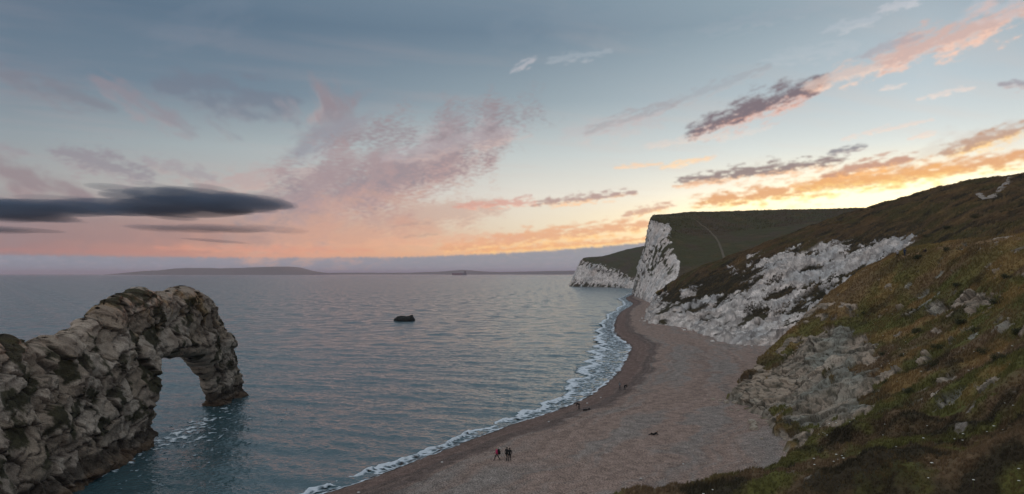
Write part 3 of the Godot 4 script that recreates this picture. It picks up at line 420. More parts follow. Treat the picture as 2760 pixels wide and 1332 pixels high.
func sky_image() -> Image:
	for row in AIR:
		var r := []
		for h in row: r.append(shade_of(Vector3(h[0], h[1], h[2])))
		air_lin.append(r)
	n_bank = noise(11, 1.0, 4); n_puff = noise(12, 0.9, 5)
	var w := 4096
	var h := 2048
	var coarse := Image.create(512, 256, false, Image.FORMAT_RGBF)
	for y in 256:
		var el := 90.0 - (y + 0.5) / 256.0 * 180.0
		for x in 512:
			var az := wrapf((x + 0.5) / 512.0 * 360.0, -180.0, 180.0)
			coarse.set_pixel(x, y, sky_color(az, maxf(el, 0.0)))
	coarse.resize(w, h, Image.INTERPOLATE_BILINEAR)
	var per := w / 360.0
	var x0 := int(round(-42.0 * per))
	var nx := int(round(84.0 * per))
	var y0 := int(round((90.0 - 24.0) * per))
	var ny := h / 2 - y0 + 2
	var part := Image.create(nx, ny, false, Image.FORMAT_RGBF)
	for y in ny:
		var el := 90.0 - (y0 + y + 0.5) / per
		for x in nx: part.set_pixel(x, y, sky_color((x0 + x + 0.5) / per, maxf(el, 0.0)))
	# single clouds
	var nz := noise(21, 1.0, 5)
	var nf := noise(22, 1.0, 4)
	for f in STREAKS:
		var a := Vector2(f[0], f[1])
		var b := Vector2(f[2], f[3])
		var wd: float = f[4]
		var ln := a.distance_to(b)
		var dir := (b - a) / ln
		var up := Vector2(-dir.y, dir.x)
		var body := shade_of(f[6])
		var lit := shade_of(f[7])
		var amp: float = f[8]
		var kind: int = f[9]
		var reach := wd * 2.6
		var xa := clampi(int((minf(a.x, b.x) - reach) * per) - x0, 0, nx)
		var xb := clampi(int((maxf(a.x, b.x) + reach) * per) - x0, 0, nx)
		var ya := clampi(int((90.0 - maxf(a.y, b.y) - reach) * per) - y0, 0, ny)
		var yb := clampi(int((90.0 - minf(a.y, b.y) + reach) * per) - y0, 0, ny)
		for y in range(ya, yb):
			for x in range(xa, xb):
				var p := Vector2((x0 + x + 0.5) / per, 90.0 - (y0 + y + 0.5) / per)
				var r := p - a
				var s := r.dot(dir)
				var t := clampf(s / ln, 0.0, 1.0)
				var over := maxf(0.0, maxf(-s, s - ln))
				var e := r.dot(up)
				# wander of the axis and ragged, streaky matter
				var n1 := nz.get_noise_2d(s * 0.42 / sqrt(maxf(wd, 0.15)) + f[0] * 5.0, e * 1.1 / maxf(wd, 0.2) + f[1] * 7.0)
				var q := sqrt(pow(e / wd, 2.0) + pow(over / (wd * 1.6), 2.0)) / (0.42 + 0.75 * pow(sin(PI * (0.06 + 0.88 * t)), 0.7))
				var den := 1.0 - q + n1 * amp * 1.25
				var a1 := 0.0
				var n2 := 0.0
				if kind == 0:
					n2 = nf.get_noise_2d(s * 0.8 - e * 0.9, e * 3.4 + s * 0.2) + 0.4 * nf.get_noise_2d(s * 3.0 - e * 3.0 + 31.0, e * 9.0)
					a1 = smoothstep(-0.12, 0.85, den + n2 * 0.55)
				elif kind == 1:
					n2 = nf.get_noise_2d(s * 0.5, e * 1.0)
					a1 = smoothstep(-0.1, 1.1, den + n2 * 0.4)
				else:
					n2 = nf.get_noise_2d(p.x * 1.3 + p.y * 0.5 + n1 * 0.8, p.y * 6.0 - p.x * 0.8) 
					a1 = smoothstep(-0.2, 0.95, den + n2 * 0.7)
				if a1 <= 0.002: continue
				var shade := smoothstep(-0.75, 0.0, e / wd + n2 * 0.6 + n1 * 0.3)
				var c := part.get_pixel(x, y)
				part.set_pixel(x, y, c.lerp(lit.lerp(body, shade), a1 * f[5]))
	coarse.blit_rect(part, Rect2i(0, 0, -x0, ny), Vector2i(w + x0, y0))
	coarse.blit_rect(part, Rect2i(-x0, 0, nx + x0, ny), Vector2i(0, y0))
	return coarse

# ---------------------------------------------------------------- sea
var n_sea := []
var s_beach := {}
var s_far := {}
var s_chalk := {}
var s_hill := {}
var s_near := {}
var s_fore := {}
func sea_height(x: float, z: float, cell: float) -> float:
	var h := 0.0
	var a := x * 0.94 + z * 0.34      # along the crests
	var b := z * 0.94 - x * 0.34      # the way they run
	if cell < 6.0: h += n_sea[0].get_noise_2d(a * 0.35, b) * 0.34
	if cell < 2.5: h += n_sea[1].get_noise_2d(a * 0.6 + 40.0, b) * 0.13
	if cell < 1.0:
		var r: float = n_sea[2].get_noise_2d(a * 0.75, b)
		h += (0.5 - absf(r)) * 0.13
	return h
func sea_tile(x0: float, x1: float, d0: float, d1: float, cx: float, cd: float, lower: float) -> ArrayMesh:
	var nu := int((x1 - x0) / cx) + 1
	var nv := int((d1 - d0) / cd) + 1
	var pos := PackedVector3Array()
	pos.resize(nu * nv)
	for j in nv:
		var d := d0 + j * cd
		for i in nu:
			var x := x0 + i * cx
			var rim := minf(minf(x - x0, d1 - d), 25.0) / 25.0
			pos[j * nu + i] = Vector3(x, sea_height(x, -d, cd) - lower * (1.0 - smoothstep(0.0, 1.0, rim)), -d)
	return grid_mesh(pos, grid_normals(pos, nu, nv, false), PackedColorArray(), nu, nv, false)
# A square of open sea whose waves meet themselves at its edges: whole numbers of waves along each side.
func sea_square(side: float, n: int) -> ArrayMesh:
	var r := RandomNumberGenerator.new()
	r.seed = 90
	var waves := []
	for k in 70:
		var far := pow(r.randf(), 1.6)
		var wave := lerpf(5.0, 40.0, far)             # how many waves along the side
		var turn := r.randfn(-0.45, 0.75)
		var kx := roundf(sin(turn) * wave)
		var kz := roundf(cos(turn) * wave)
		var size := Vector2(kx, kz).length()
		if size < 3.0: continue
		waves.append([kx * TAU / side, kz * TAU / side, r.randf() * TAU, 0.0125 * side / (TAU * size)])
	var pos := PackedVector3Array()
	pos.resize((n + 1) * (n + 1))
	var nrm := pos.duplicate()
	for j in n + 1:
		for i in n + 1:
			var x := i * side / n
			var z := -j * side / n
			var h := 0.0
			var sx := 0.0
			var sz := 0.0
			for w in waves:
				var p: float = w[0] * x + w[1] * z + w[2]
				h += w[3] * sin(p)
				var c: float = w[3] * cos(p)
				sx += w[0] * c; sz += w[1] * c
			pos[j * (n + 1) + i] = Vector3(x, h, z)
			nrm[j * (n + 1) + i] = Vector3(-sx, 1.0, -sz).normalized()
	return grid_mesh(pos, nrm, PackedColorArray(), n + 1, n + 1, false)

func _ready() -> void:
	rng.seed = 7
	# ------------------------------------------------ camera, sky, sun, exposure
	var cam := Camera3D.new()
	cam.name = "camera"
	cam.projection = Camera3D.PROJECTION_FRUSTUM
	cam.near = 0.5; cam.far = 120000.0
	cam.size = 0.666 * cam.near
	cam.frustum_offset = Vector2(0.0, 0.035 * cam.near)
	cam.position = Vector3(0, 27, 0)
	add_child(cam)
	cam.current = true
	var env := Environment.new()
	env.tonemap_mode = Environment.TONE_MAPPER_LINEAR
	env.tonemap_exposure = 1.18
	env.background_mode = Environment.BG_SKY
	env.sky = Sky.new()
	var pano := PanoramaSkyMaterial.new()
	pano.panorama = ImageTexture.create_from_image(sky_image())
	env.sky.sky_material = pano
	env.sdfgi_enabled = true; env.ssao_enabled = true; env.ssil_enabled = true
	env.fog_enabled = true
	env.volumetric_fog_enabled = true
	env.volumetric_fog_density = 0.0
	env.fog_density = 0.00005
	env.fog_light_color = Color(0.80, 0.85, 0.97)
	var we := WorldEnvironment.new()
	we.name = "world_environment"; we.environment = env
	add_child(we)
	var sun := DirectionalLight3D.new()
	sun.name = "sun"
	sun.light_energy = 0.6; sun.light_color = Color(1.0, 0.62, 0.32); sun.light_angular_distance = 0.6; sun.shadow_enabled = true
	add_child(sun)
	var sa := deg_to_rad(SUN_AZ)
	var se := deg_to_rad(5.2)
	sun.look_at_from_position(Vector3.ZERO, -Vector3(sin(sa) * cos(se), sin(se), -cos(sa) * cos(se)))
	print("sky ", Time.get_ticks_msec())
	make_sea()
	make_land()
	print("land ", Time.get_ticks_msec())
	make_arch()
	print("arch ", Time.get_ticks_msec())
	make_far()
	print("far ", Time.get_ticks_msec())
	make_cover()
	print("cover ", Time.get_ticks_msec())
	make_small()
	print("small ", Time.get_ticks_msec())

func make_sea() -> void:
	n_sea = [noise(31, 1.0 / 13.0, 3), noise(32, 1.0 / 4.2, 2), noise(33, 1.0 / 1.9, 2)]
	var m := StandardMaterial3D.new()
	m.albedo_color = Color(0.040, 0.085, 0.10).linear_to_srgb()
	m.roughness = 0.09; m.metallic_specular = 0.5
	m.uv1_triplanar = true; m.uv1_world_triplanar = true; m.uv1_scale = Vector3(1 / 30.0, 1 / 30.0, 1 / 20.0)
	m.normal_enabled = true; m.normal_texture = bumps(34, 0.022, 14.0, 1024, 5); m.normal_scale = 0.4
	var near := struct("sea", sea_tile(-128, 64, 52, 290, 0.55, 0.45, 1.0), m)
	near.set_meta("label", "near sea water with choppy waves beside the beach")
	# open sea, a square repeated
	var side := 96.0
	var square := sea_square(side, 110)
	square.surface_set_material(0, m)
	var turned := Basis(Vector3.UP, 0.62)
	var spots := PackedVector3Array()
	for j in range(-110, 120):
		for i in range(-120, 110):
			var at := turned * Vector3(i * side, 0.0, -j * side)
			var mid := turned * Vector3((i + 0.5) * side, 0.0, -(j + 0.5) * side)
			var d := -mid.z
			if d < 20.0 or d > 9000.0 or mid.x < -0.95 * d - 300.0 or mid.x > 0.24 * d + 200.0: continue
			if d < 222.0 and mid.x > -60.0: continue       # there the near sea lies
			spots.append(at + Vector3(0, -0.45, 0))
	var mm := MultiMesh.new()
	mm.transform_format = MultiMesh.TRANSFORM_3D
	mm.mesh = square; mm.instance_count = spots.size()
	for k in spots.size(): mm.set_instance_transform(k, Transform3D(turned, spots[k]))
	var open := MultiMeshInstance3D.new()
	open.name = numbered("open_sea"); open.multimesh = mm; open.material_override = m
	open.set_meta("kind", "structure"); open.set_meta("label", "open sea reaching to the horizon")
	add_child(open)
	var pm := PlaneMesh.new()
	pm.size = Vector2(160000, 80000)
	var far := struct("sea", pm, m)
	far.position = Vector3(0, -2.0, -40000 - 400)

func make_land() -> void:
	# ---------------- noises shared by the land
	var nc := noise(41, 1.0 / 22.0, 5)
	var nd := noise(42, 1.0 / 5.0, 4)
	var ns := noise(43, 1.0, 4)
	var nw := noise(44, 1.0 / 60.0, 4)
	var nt := noise(45, 1.0 / 1.6, 3)
	var ck := cells(46, 1.0 / 6.0, FastNoiseLite.RETURN_DISTANCE2_SUB)
	var cv := cells(46, 1.0 / 6.0, FastNoiseLite.RETURN_CELL_VALUE)
	var grain := speckle(51, 0.03, 0.74, 1.0)
	var rough := bumps(52, 0.035, 10.0)
	var far_mat := earth(40.0, grain, rough, 1.0)
	var mid_mat := earth(14.0, grain, rough, 1.0)
	var near_mat := earth(5.0, grain, rough, 1.0)
	var chalk := lin(0.88, 0.80, 0.75)
	var chalk_warm := lin(0.80, 0.68, 0.61)
	var chalk_grey := lin(0.62, 0.60, 0.59)
	var stain_shade := lin(0.34, 0.31, 0.29)  # dark tone for stains and for small-scale shade painted into the chalk
	var scrub := lin(0.055, 0.046, 0.028)
	var grass_dry := lin(0.32, 0.205, 0.085)
	var grass_green := lin(0.135, 0.130, 0.042)
	var heath := lin(0.18, 0.122, 0.072)
	# ---------------- beach
	var pebble := speckle(61, 0.045, 0.38, 1.0)
	var beach_mat := earth(7.0, pebble, bumps(62, 0.03, 16.0), 1.5)
	var beach_look := func(p: Vector3, _n: Vector3, u: float, v: float) -> void:
		var w := ns.get_noise_2d(p.x * 0.05, p.z * 0.05)
		o_push = nd.get_noise_3d(p.x, 0.0, p.z) * 0.10 + nt.get_noise_2d(p.x, p.z) * 0.05
		var dry := lin(0.54, 0.39, 0.325)
		var grey := lin(0.455, 0.385, 0.345)
		var wet := lin(0.13, 0.10, 0.092)
		var c := dry.lerp(grey, smoothstep(-0.05, 0.35, ns.get_noise_2d(u * 0.35 + 9.0, v * 2.3 + w * 0.6)))
		# the strand line and the wet band that the waves reach
		c = c.lerp(lin(0.20, 0.15, 0.135), smoothstep(4.75, 4.35, v + w * 0.5 + ns.get_noise_2d(p.x * 0.3, p.z * 0.3) * 0.2) * 0.85)
		c = c.lerp(lin(0.33, 0.22, 0.185), smoothstep(3.95, 3.65, v + w * 0.5) * 0.75)
		c = c.lerp(wet, smoothstep(2.75, 2.35, v + w * 0.35))
		var band := ns.get_noise_2d(u * 0.25 + 50.0, v * 5.5 + w * 1.2)
		c = c.lerp(grey * 1.08, smoothstep(0.12, 0.45, band) * smoothstep(4.6, 5.2, v) * 0.8).lerp(dry * 0.78, smoothstep(0.12, 0.45, -band) * 0.6)
		o_push += band * 0.25 * smoothstep(4.4, 5.0, v)
		o_tint = c * (0.95 + 0.35 * nd.get_noise_2d(p.x * 2.0, p.z * 2.0) + 0.30 * nt.get_noise_2d(p.x * 1.5, p.z * 1.5)); o_turf = 0.0
	var us := steps([20, 40, 60, 70, 60, 50, 50, 50, 40, 40, 40, 40, 30, 24, 20, 14, 10, 8])
	var be := surface(BEACH, us, steps([6, 12, 14, 16, 18, 70, 40, 10]), true, beach_look)
	s_beach = be
	var bo := struct("beach", be.mesh, beach_mat)
	bo.set_meta("label", "curving shingle beach below the chalk cliffs")
	# ---------------- headland far off
	var far_look := func(p: Vector3, n: Vector3, u: float, v: float, list: Array, base: float, size: float, gully: float) -> void:
		var b := blobs(list, u, v) + base
		# scrub clings in slanting streaks
		var slant := ns.get_noise_3d((p.x * 0.75 - p.y * 0.65) * 0.30, (p.y * 0.75 + p.x * 0.65) * 0.07, p.z * 0.09)
		var spots := nd.get_noise_3d(p.x * 0.7, p.y * 0.45, p.z * 0.7)
		var k: float = b + nc.get_noise_3d(p.x / size, p.y / size, p.z / size) * 0.55 + slant * 1.5 + spots * 0.6
		k += smoothstep(5.3, 5.75, v) * 3.0
		if list == CHALK_HILL_SCRUB: k += smoothstep(3.15, 3.6, u) * 2.5
		var t := smoothstep(-0.04, 0.06, k)
		var steep := 1.0 - clampf(n.y, 0.0, 1.0)
		var fl := ns.get_noise_3d(p.x * 0.12, p.y * 0.012, p.z * 0.12)
		var rock := nc.get_noise_3d(p.x * 1.4, p.y * 0.8, p.z * 1.4) * gully * 0.8 + (0.35 - absf(fl)) * gully * 1.2 + nd.get_noise_3d(p.x * 0.6, p.y * 0.3, p.z * 0.6) * gully * 0.7
		o_push = lerpf(rock * (0.3 + 0.7 * steep), nc.get_noise_2d(p.x, p.z) * 1.0 + 0.5, t)
		var c := chalk.lerp(chalk_grey, smoothstep(-0.1, 0.4, nc.get_noise_3d(p.x * 0.6 + 50.0, p.y * 0.6, p.z * 0.6)))
		c = c.lerp(chalk_warm, smoothstep(0.05, 0.5, nw.get_noise_3d(p.x * 2.0, p.y * 2.0 + 90.0, p.z * 2.0)) * 0.7)
		c = c.lerp(stain_shade, smoothstep(0.08, 0.42, nd.get_noise_3d(p.x * 0.55 + 9.0, p.y * 0.16, p.z * 0.55)) * 0.55)
		c = c.lerp(stain_shade, smoothstep(0.10, 0.0, absf(fl)) * 0.35)
		var g := grass_green.lerp(heath, smoothstep(-0.1, 0.4, nw.get_noise_2d(p.x, p.z + 70.0))).lerp(grass_dry, smoothstep(0.1, 0.6, nc.get_noise_2d(p.x * 0.7, p.z * 0.7)) * 0.5)
		if steep > 0.55: g = g.lerp(scrub, 0.7)
		o_tint = c.lerp(g, t); o_turf = t
	var bat := surface(FAR_HEAD, steps([8, 60, 60, 50, 40, 20]), steps([3, 24, 24, 26, 26, 30, 8]), true, far_look.bind(FAR_HEAD_SCRUB, 0.0, 4.0, 3.5))
	s_far = bat
	struct("far_headland", bat.mesh, far_mat).set_meta("label", "far white headland with a low grassy top beyond the bay")
	var swy := surface(CHALK_HILL, steps([8, 70, 80, 70, 60, 60, 60, 40, 20]), steps([3, 40, 44, 44, 44, 36, 12]), true, far_look.bind(CHALK_HILL_SCRUB, 0.0, 2.2, 2.4))
	s_chalk = swy
	struct("chalk_hill", swy.mesh, far_mat).set_meta("label", "tall green hill with a sheer white chalk face over the beach end")
	# ---------------- hillside with the middle cliff
	var hill_look := func(p: Vector3, n: Vector3, u: float, v: float) -> void:
		var b := blobs(HILL_SCRUB, u, v)
		b += smoothstep(2.6, 3.35, v) * 1.5 - 0.24 - 0.20 * smoothstep(2.2, 1.5, v) + smoothstep(7.8, 8.6, u) * 2.6
		b -= 0.30 * smoothstep(1.7, 1.3, v)
		var slant := ns.get_noise_3d((p.x * 0.7 - p.y * 0.7) * 0.16, (p.y * 0.7 + p.x * 0.7) * 0.05, p.z * 0.10)
		var k := b + nc.get_noise_3d(p.x, p.y, p.z) * 1.15 + slant * 1.1 + nd.get_noise_3d(p.x * 0.6, p.y * 0.45, p.z * 0.6) * 1.15
		k += smoothstep(3.3, 3.7, v) * 2.0
		var t := smoothstep(-0.04, 0.06, k)
		var fl := ns.get_noise_3d(p.x * 0.14, p.y * 0.03, p.z * 0.14)
		var block := clampf(ck.get_noise_3d(p.x, p.y, p.z) + 1.0, 0.0, 1.0)
		var crack := 1.0 - smoothstep(0.0, 0.16, block)
		var rock := nc.get_noise_3d(p.x, p.y * 0.8, p.z) * 2.4 + (0.3 - absf(fl)) * 2.6 + nd.get_noise_3d(p.x * 1.2, p.y * 0.8, p.z * 1.2) * 1.1 + cv.get_noise_3d(p.x, p.y, p.z) * 0.55 - crack * 0.6 + nt.get_noise_3d(p.x, p.y, p.z) * 0.25
		var turf := nc.get_noise_2d(p.x, p.z) * 1.6 + nd.get_noise_3d(p.x, p.y, p.z) * 0.7
		o_push = lerpf(rock, turf + 0.5, t) * smoothstep(6.0, 4.0, v)
		var c := chalk.lerp(chalk_grey, smoothstep(-0.1, 0.3, nw.get_noise_3d(p.x * 1.8 + 50.0, p.y * 1.8, p.z * 1.8)) * 0.9)
		c = c.lerp(chalk_warm, smoothstep(0.0, 0.45, nc.get_noise_3d(p.x * 0.8, p.y * 0.8 + 90.0, p.z * 0.8)) * 0.75)
		c = c.lerp(stain_shade, smoothstep(0.05, 0.40, nd.get_noise_3d(p.x * 0.9 + 9.0, p.y * 0.35, p.z * 0.9)) * 0.65)
		c = c.lerp(stain_shade * 0.6, crack * 0.5)  # shade of the cracks put into the colour
		c = c.lerp(stain_shade * 0.8, smoothstep(0.12, 0.0, absf(fl)) * 0.45)
		c *= 0.9 + 0.2 * cv.get_noise_3d(p.x * 1.7, p.y * 1.7, p.z * 1.7)
		var g := heath.lerp(grass_green, smoothstep(-0.1, 0.35, nw.get_noise_2d(p.x * 2.0, p.z * 2.0 + 70.0))).lerp(grass_dry, smoothstep(0.0, 0.5, nc.get_noise_2d(p.x * 0.9 + 20.0, p.z * 0.9)) * 0.65)
		var low := smoothstep(3.25, 2.85, v + nd.get_noise_3d(p.x * 0.5, p.y * 0.5, p.z * 0.5) * 0.25) * smoothstep(8.4, 7.6, u)
		g = (g * Color(1.85, 1.58, 1.35)).lerp(scrub, low * 0.85).lerp(scrub, smoothstep(0.50, 0.72, 1.0 - n.y) * 0.75 + smoothstep(0.1, 0.4, nc.get_noise_2d(p.x * 1.5, p.z * 1.5 + 33.0)) * 0.25)
		o_tint = c.lerp(g, t); o_turf = t
	var hi := surface(HILL, steps([60, 70, 70, 60, 70, 70, 60, 60, 50, 40]), steps([4, 60, 70, 60, 20, 6]), true, hill_look)
	s_hill = hi
	struct("hillside", hi.mesh, mid_mat).set_meta("label", "grassy hillside above the broken white cliff behind the beach")
	# ---------------- near headland
	var near_look := func(p: Vector3, n: Vector3, u: float, v: float) -> void:
		var b := blobs(NEAR_ROCK, u, v) + 0.42
		var k := b + nc.get_noise_3d(p.x * 2.2, p.y * 2.2, p.z * 2.2) * 0.6 + nd.get_noise_3d(p.x, p.y, p.z) * 0.75 + nt.get_noise_3d(p.x * 0.5, p.y * 0.5, p.z * 0.5) * 0.3
		var t := smoothstep(-0.015, 0.03, k)
		var strike := p.x * 0.45 - p.z * 0.9 + nd.get_noise_3d(p.x, p.y, p.z) * 1.2
		var rise := p.y + p.x * 0.25 + nd.get_noise_3d(p.z, p.x, p.y) * 0.9
		var a1 := fragment(strike / 4.2, rise / 3.0, 15)
		var a2 := fragment(strike / 1.5 + 20.0, rise / 1.15, 16)
		var block := minf(a1.y, a2.y * 1.3)
		var rock := nc.get_noise_3d(p.x * 1.6, p.y * 1.6, p.z * 1.6) * 2.2 + a1.x * 0.9 + a2.x * 0.35 - (1.0 - smoothstep(0.0, 0.10, a1.y)) * 0.4 - (1.0 - smoothstep(0.0, 0.1, a2.y)) * 0.15 + nt.get_noise_3d(p.x, p.y, p.z) * 0.12
		var turf := nc.get_noise_2d(p.x * 2.0, p.z * 2.0) * 0.9 + nd.get_noise_3d(p.x, p.y, p.z) * 0.45
		o_push = lerpf(rock, turf + 0.25, t)
		if v < 2.6 and v > 1.0: o_push *= 0.5
		var c := lin(0.42, 0.335, 0.26).lerp(lin(0.32, 0.315, 0.27), smoothstep(-0.1, 0.35, nc.get_noise_3d(p.x * 1.2, p.y * 1.2 + 40.0, p.z * 1.2)))
		c = c.lerp(lin(0.56, 0.46, 0.37), smoothstep(0.1, 0.5, nc.get_noise_3d(p.x * 1.5 + 30.0, p.y * 1.5, p.z * 1.5)) * 0.8)
		c *= 0.92 + 0.25 * a1.z + 0.2 * a2.z
		c = c.lerp(lin(0.13, 0.115, 0.09), (1.0 - smoothstep(0.0, 0.10, block)) * 0.85)  # fractures darkened in the colour to stand for their fine shade
		c = c.lerp(lin(0.17, 0.15, 0.115), smoothstep(0.02, 0.40, nd.get_noise_3d(p.x * 1.3 + 60.0, p.y * 1.3, p.z * 1.3)) * 0.75)
		c = c.lerp(lin(0.08, 0.072, 0.055), smoothstep(0.10, 0.40, nt.get_noise_3d(p.x * 0.8, p.y * 1.6, p.z * 0.8)) * 0.75)
		var g := heath.lerp(grass_green, smoothstep(-0.35, 0.12, nc.get_noise_2d(p.x * 1.2, p.z * 1.2 + 70.0))).lerp(scrub, smoothstep(0.0, 0.4, nc.get_noise_2d(p.x * 1.6 + 90.0, p.z * 1.6)) * 0.8)
		g = g.lerp(grass_dry, smoothstep(0.05, 0.45, nd.get_noise_2d(p.x * 0.5 + 20.0, p.z * 0.3)) * 0.7)
		g = g.lerp(lin(0.30, 0.20, 0.085), smoothstep(3.1, 2.1, v + nc.get_noise_2d(p.x * 1.5, p.z * 1.5) * 0.6) * 0.45)
		o_tint = c.lerp(g, t); o_turf = t
	var nr := surface(NEAR, steps([40, 50, 70, 70, 60, 56, 50, 46, 30]), steps([4, 16, 80, 90, 90, 6]), true, near_look)
	s_near = nr
	struct("near_headland", nr.mesh, near_mat).set_meta("label", "near headland of tan rock and rough heath rising at the right")
	# ---------------- foreground
	var fore_look := func(p: Vector3, n: Vector3, u: float, v: float) -> void:
		var b := blobs(FORE_BARE, u, v) * 0.5 + 0.46
		var k := b + nc.get_noise_3d(p.x * 4.0, p.y * 4.0, p.z * 4.0) * 0.5 + nd.get_noise_3d(p.x * 2.0, p.y * 2.0, p.z * 2.0) * 0.5
		var t := smoothstep(-0.02, 0.04, k)
		o_push = nc.get_noise_2d(p.x * 3.2, p.z * 3.2) * 1.0 + nd.get_noise_3d(p.x * 1.6, p.y * 1.6, p.z * 1.6) * 0.5 + nt.get_noise_3d(p.x, p.y, p.z) * 0.22
		var c := lin(0.15, 0.125, 0.10).lerp(lin(0.27, 0.24, 0.21), smoothstep(-0.2, 0.4, nt.get_noise_3d(p.x * 1.5, p.y * 1.5, p.z * 1.5)))
		var g := heath.lerp(scrub, smoothstep(-0.2, 0.3, nc.get_noise_2d(p.x * 2.5 + 90.0, p.z * 2.5)))
		g = g.lerp(grass_green, smoothstep(0.0, 0.35, nc.get_noise_2d(p.x * 2.2, p.z * 2.2 + 30.0)))
		o_tint = c.lerp(g, t); o_turf = t
	var fo := surface(FORE, steps([20, 40, 40, 40, 50, 60, 60, 60, 50, 30]), steps([4, 8, 40, 40, 50, 40, 10]), true, fore_look)
	s_fore = fo
	struct("foreground_slope", fo.mesh, near_mat).set_meta("label", "dark foreground slope of heath and bare earth at lower right")

# Broken rock in two dimensions: every fragment is a flat, tilted face. Gives (height, nearness to the fracture, a number of the fragment).
func mix_bits(a: int, c: int, seed_: int) -> int:
	var h := (a * 73856093) ^ (c * 19349663) ^ (seed_ * 83492791)
	h = (h ^ (h >> 13)) * 1274126177
	return (h ^ (h >> 16)) & 0x7fffffff
func fragment(x: float, y: float, seed_: int) -> Vector3:
	var cx := floori(x)
	var cy := floori(y)
	var d1 := 9.0
	var d2 := 9.0
	var best := 0
	var bx := 0.0
	var by := 0.0
	for j in range(-1, 2):
		for i in range(-1, 2):
			var h := mix_bits(cx + i, cy + j, seed_)
			var px := cx + i + 0.1 + 0.8 * ((h & 1023) / 1023.0)
			var py := cy + j + 0.1 + 0.8 * (((h >> 10) & 1023) / 1023.0)
			var d := (px - x) * (px - x) + (py - y) * (py - y)
			if d < d1:
				d2 = d1; d1 = d; best = h; bx = px; by = py
			elif d < d2: d2 = d
	var k := mix_bits(best & 4095, best >> 12, seed_ + 7)
	var gx := ((k & 255) / 255.0 - 0.5) * 1.5
	var gy := (((k >> 8) & 255) / 255.0 - 0.62) * 1.4
	var tall := ((k >> 16) & 255) / 255.0 - 0.5
	return Vector3(tall * 0.7 + gx * (x - bx) + gy * (y - by), sqrt(d2) - sqrt(d1), tall)

func in_poly(p: Vector2, e: PackedVector2Array) -> float:   # signed distance to the outline, positive inside
	var d := 1e9
	var s := 1.0
	var n := e.size()
	var j := n - 1
	for i in n:
		var a := e[i]
		var b := e[j]
		var ab := b - a
		var w := p - a
		var q := w - ab * clampf(w.dot(ab) / ab.length_squared(), 0.0, 1.0)
		d = minf(d, q.length_squared())
		var c0 := p.y >= a.y
		var c1 := p.y < b.y
		var c2 := ab.x * w.y > ab.y * w.x
		if (c0 and c1 and c2) or (not c0 and not c1 and not c2): s = -s
		j = i
	return -s * sqrt(d)

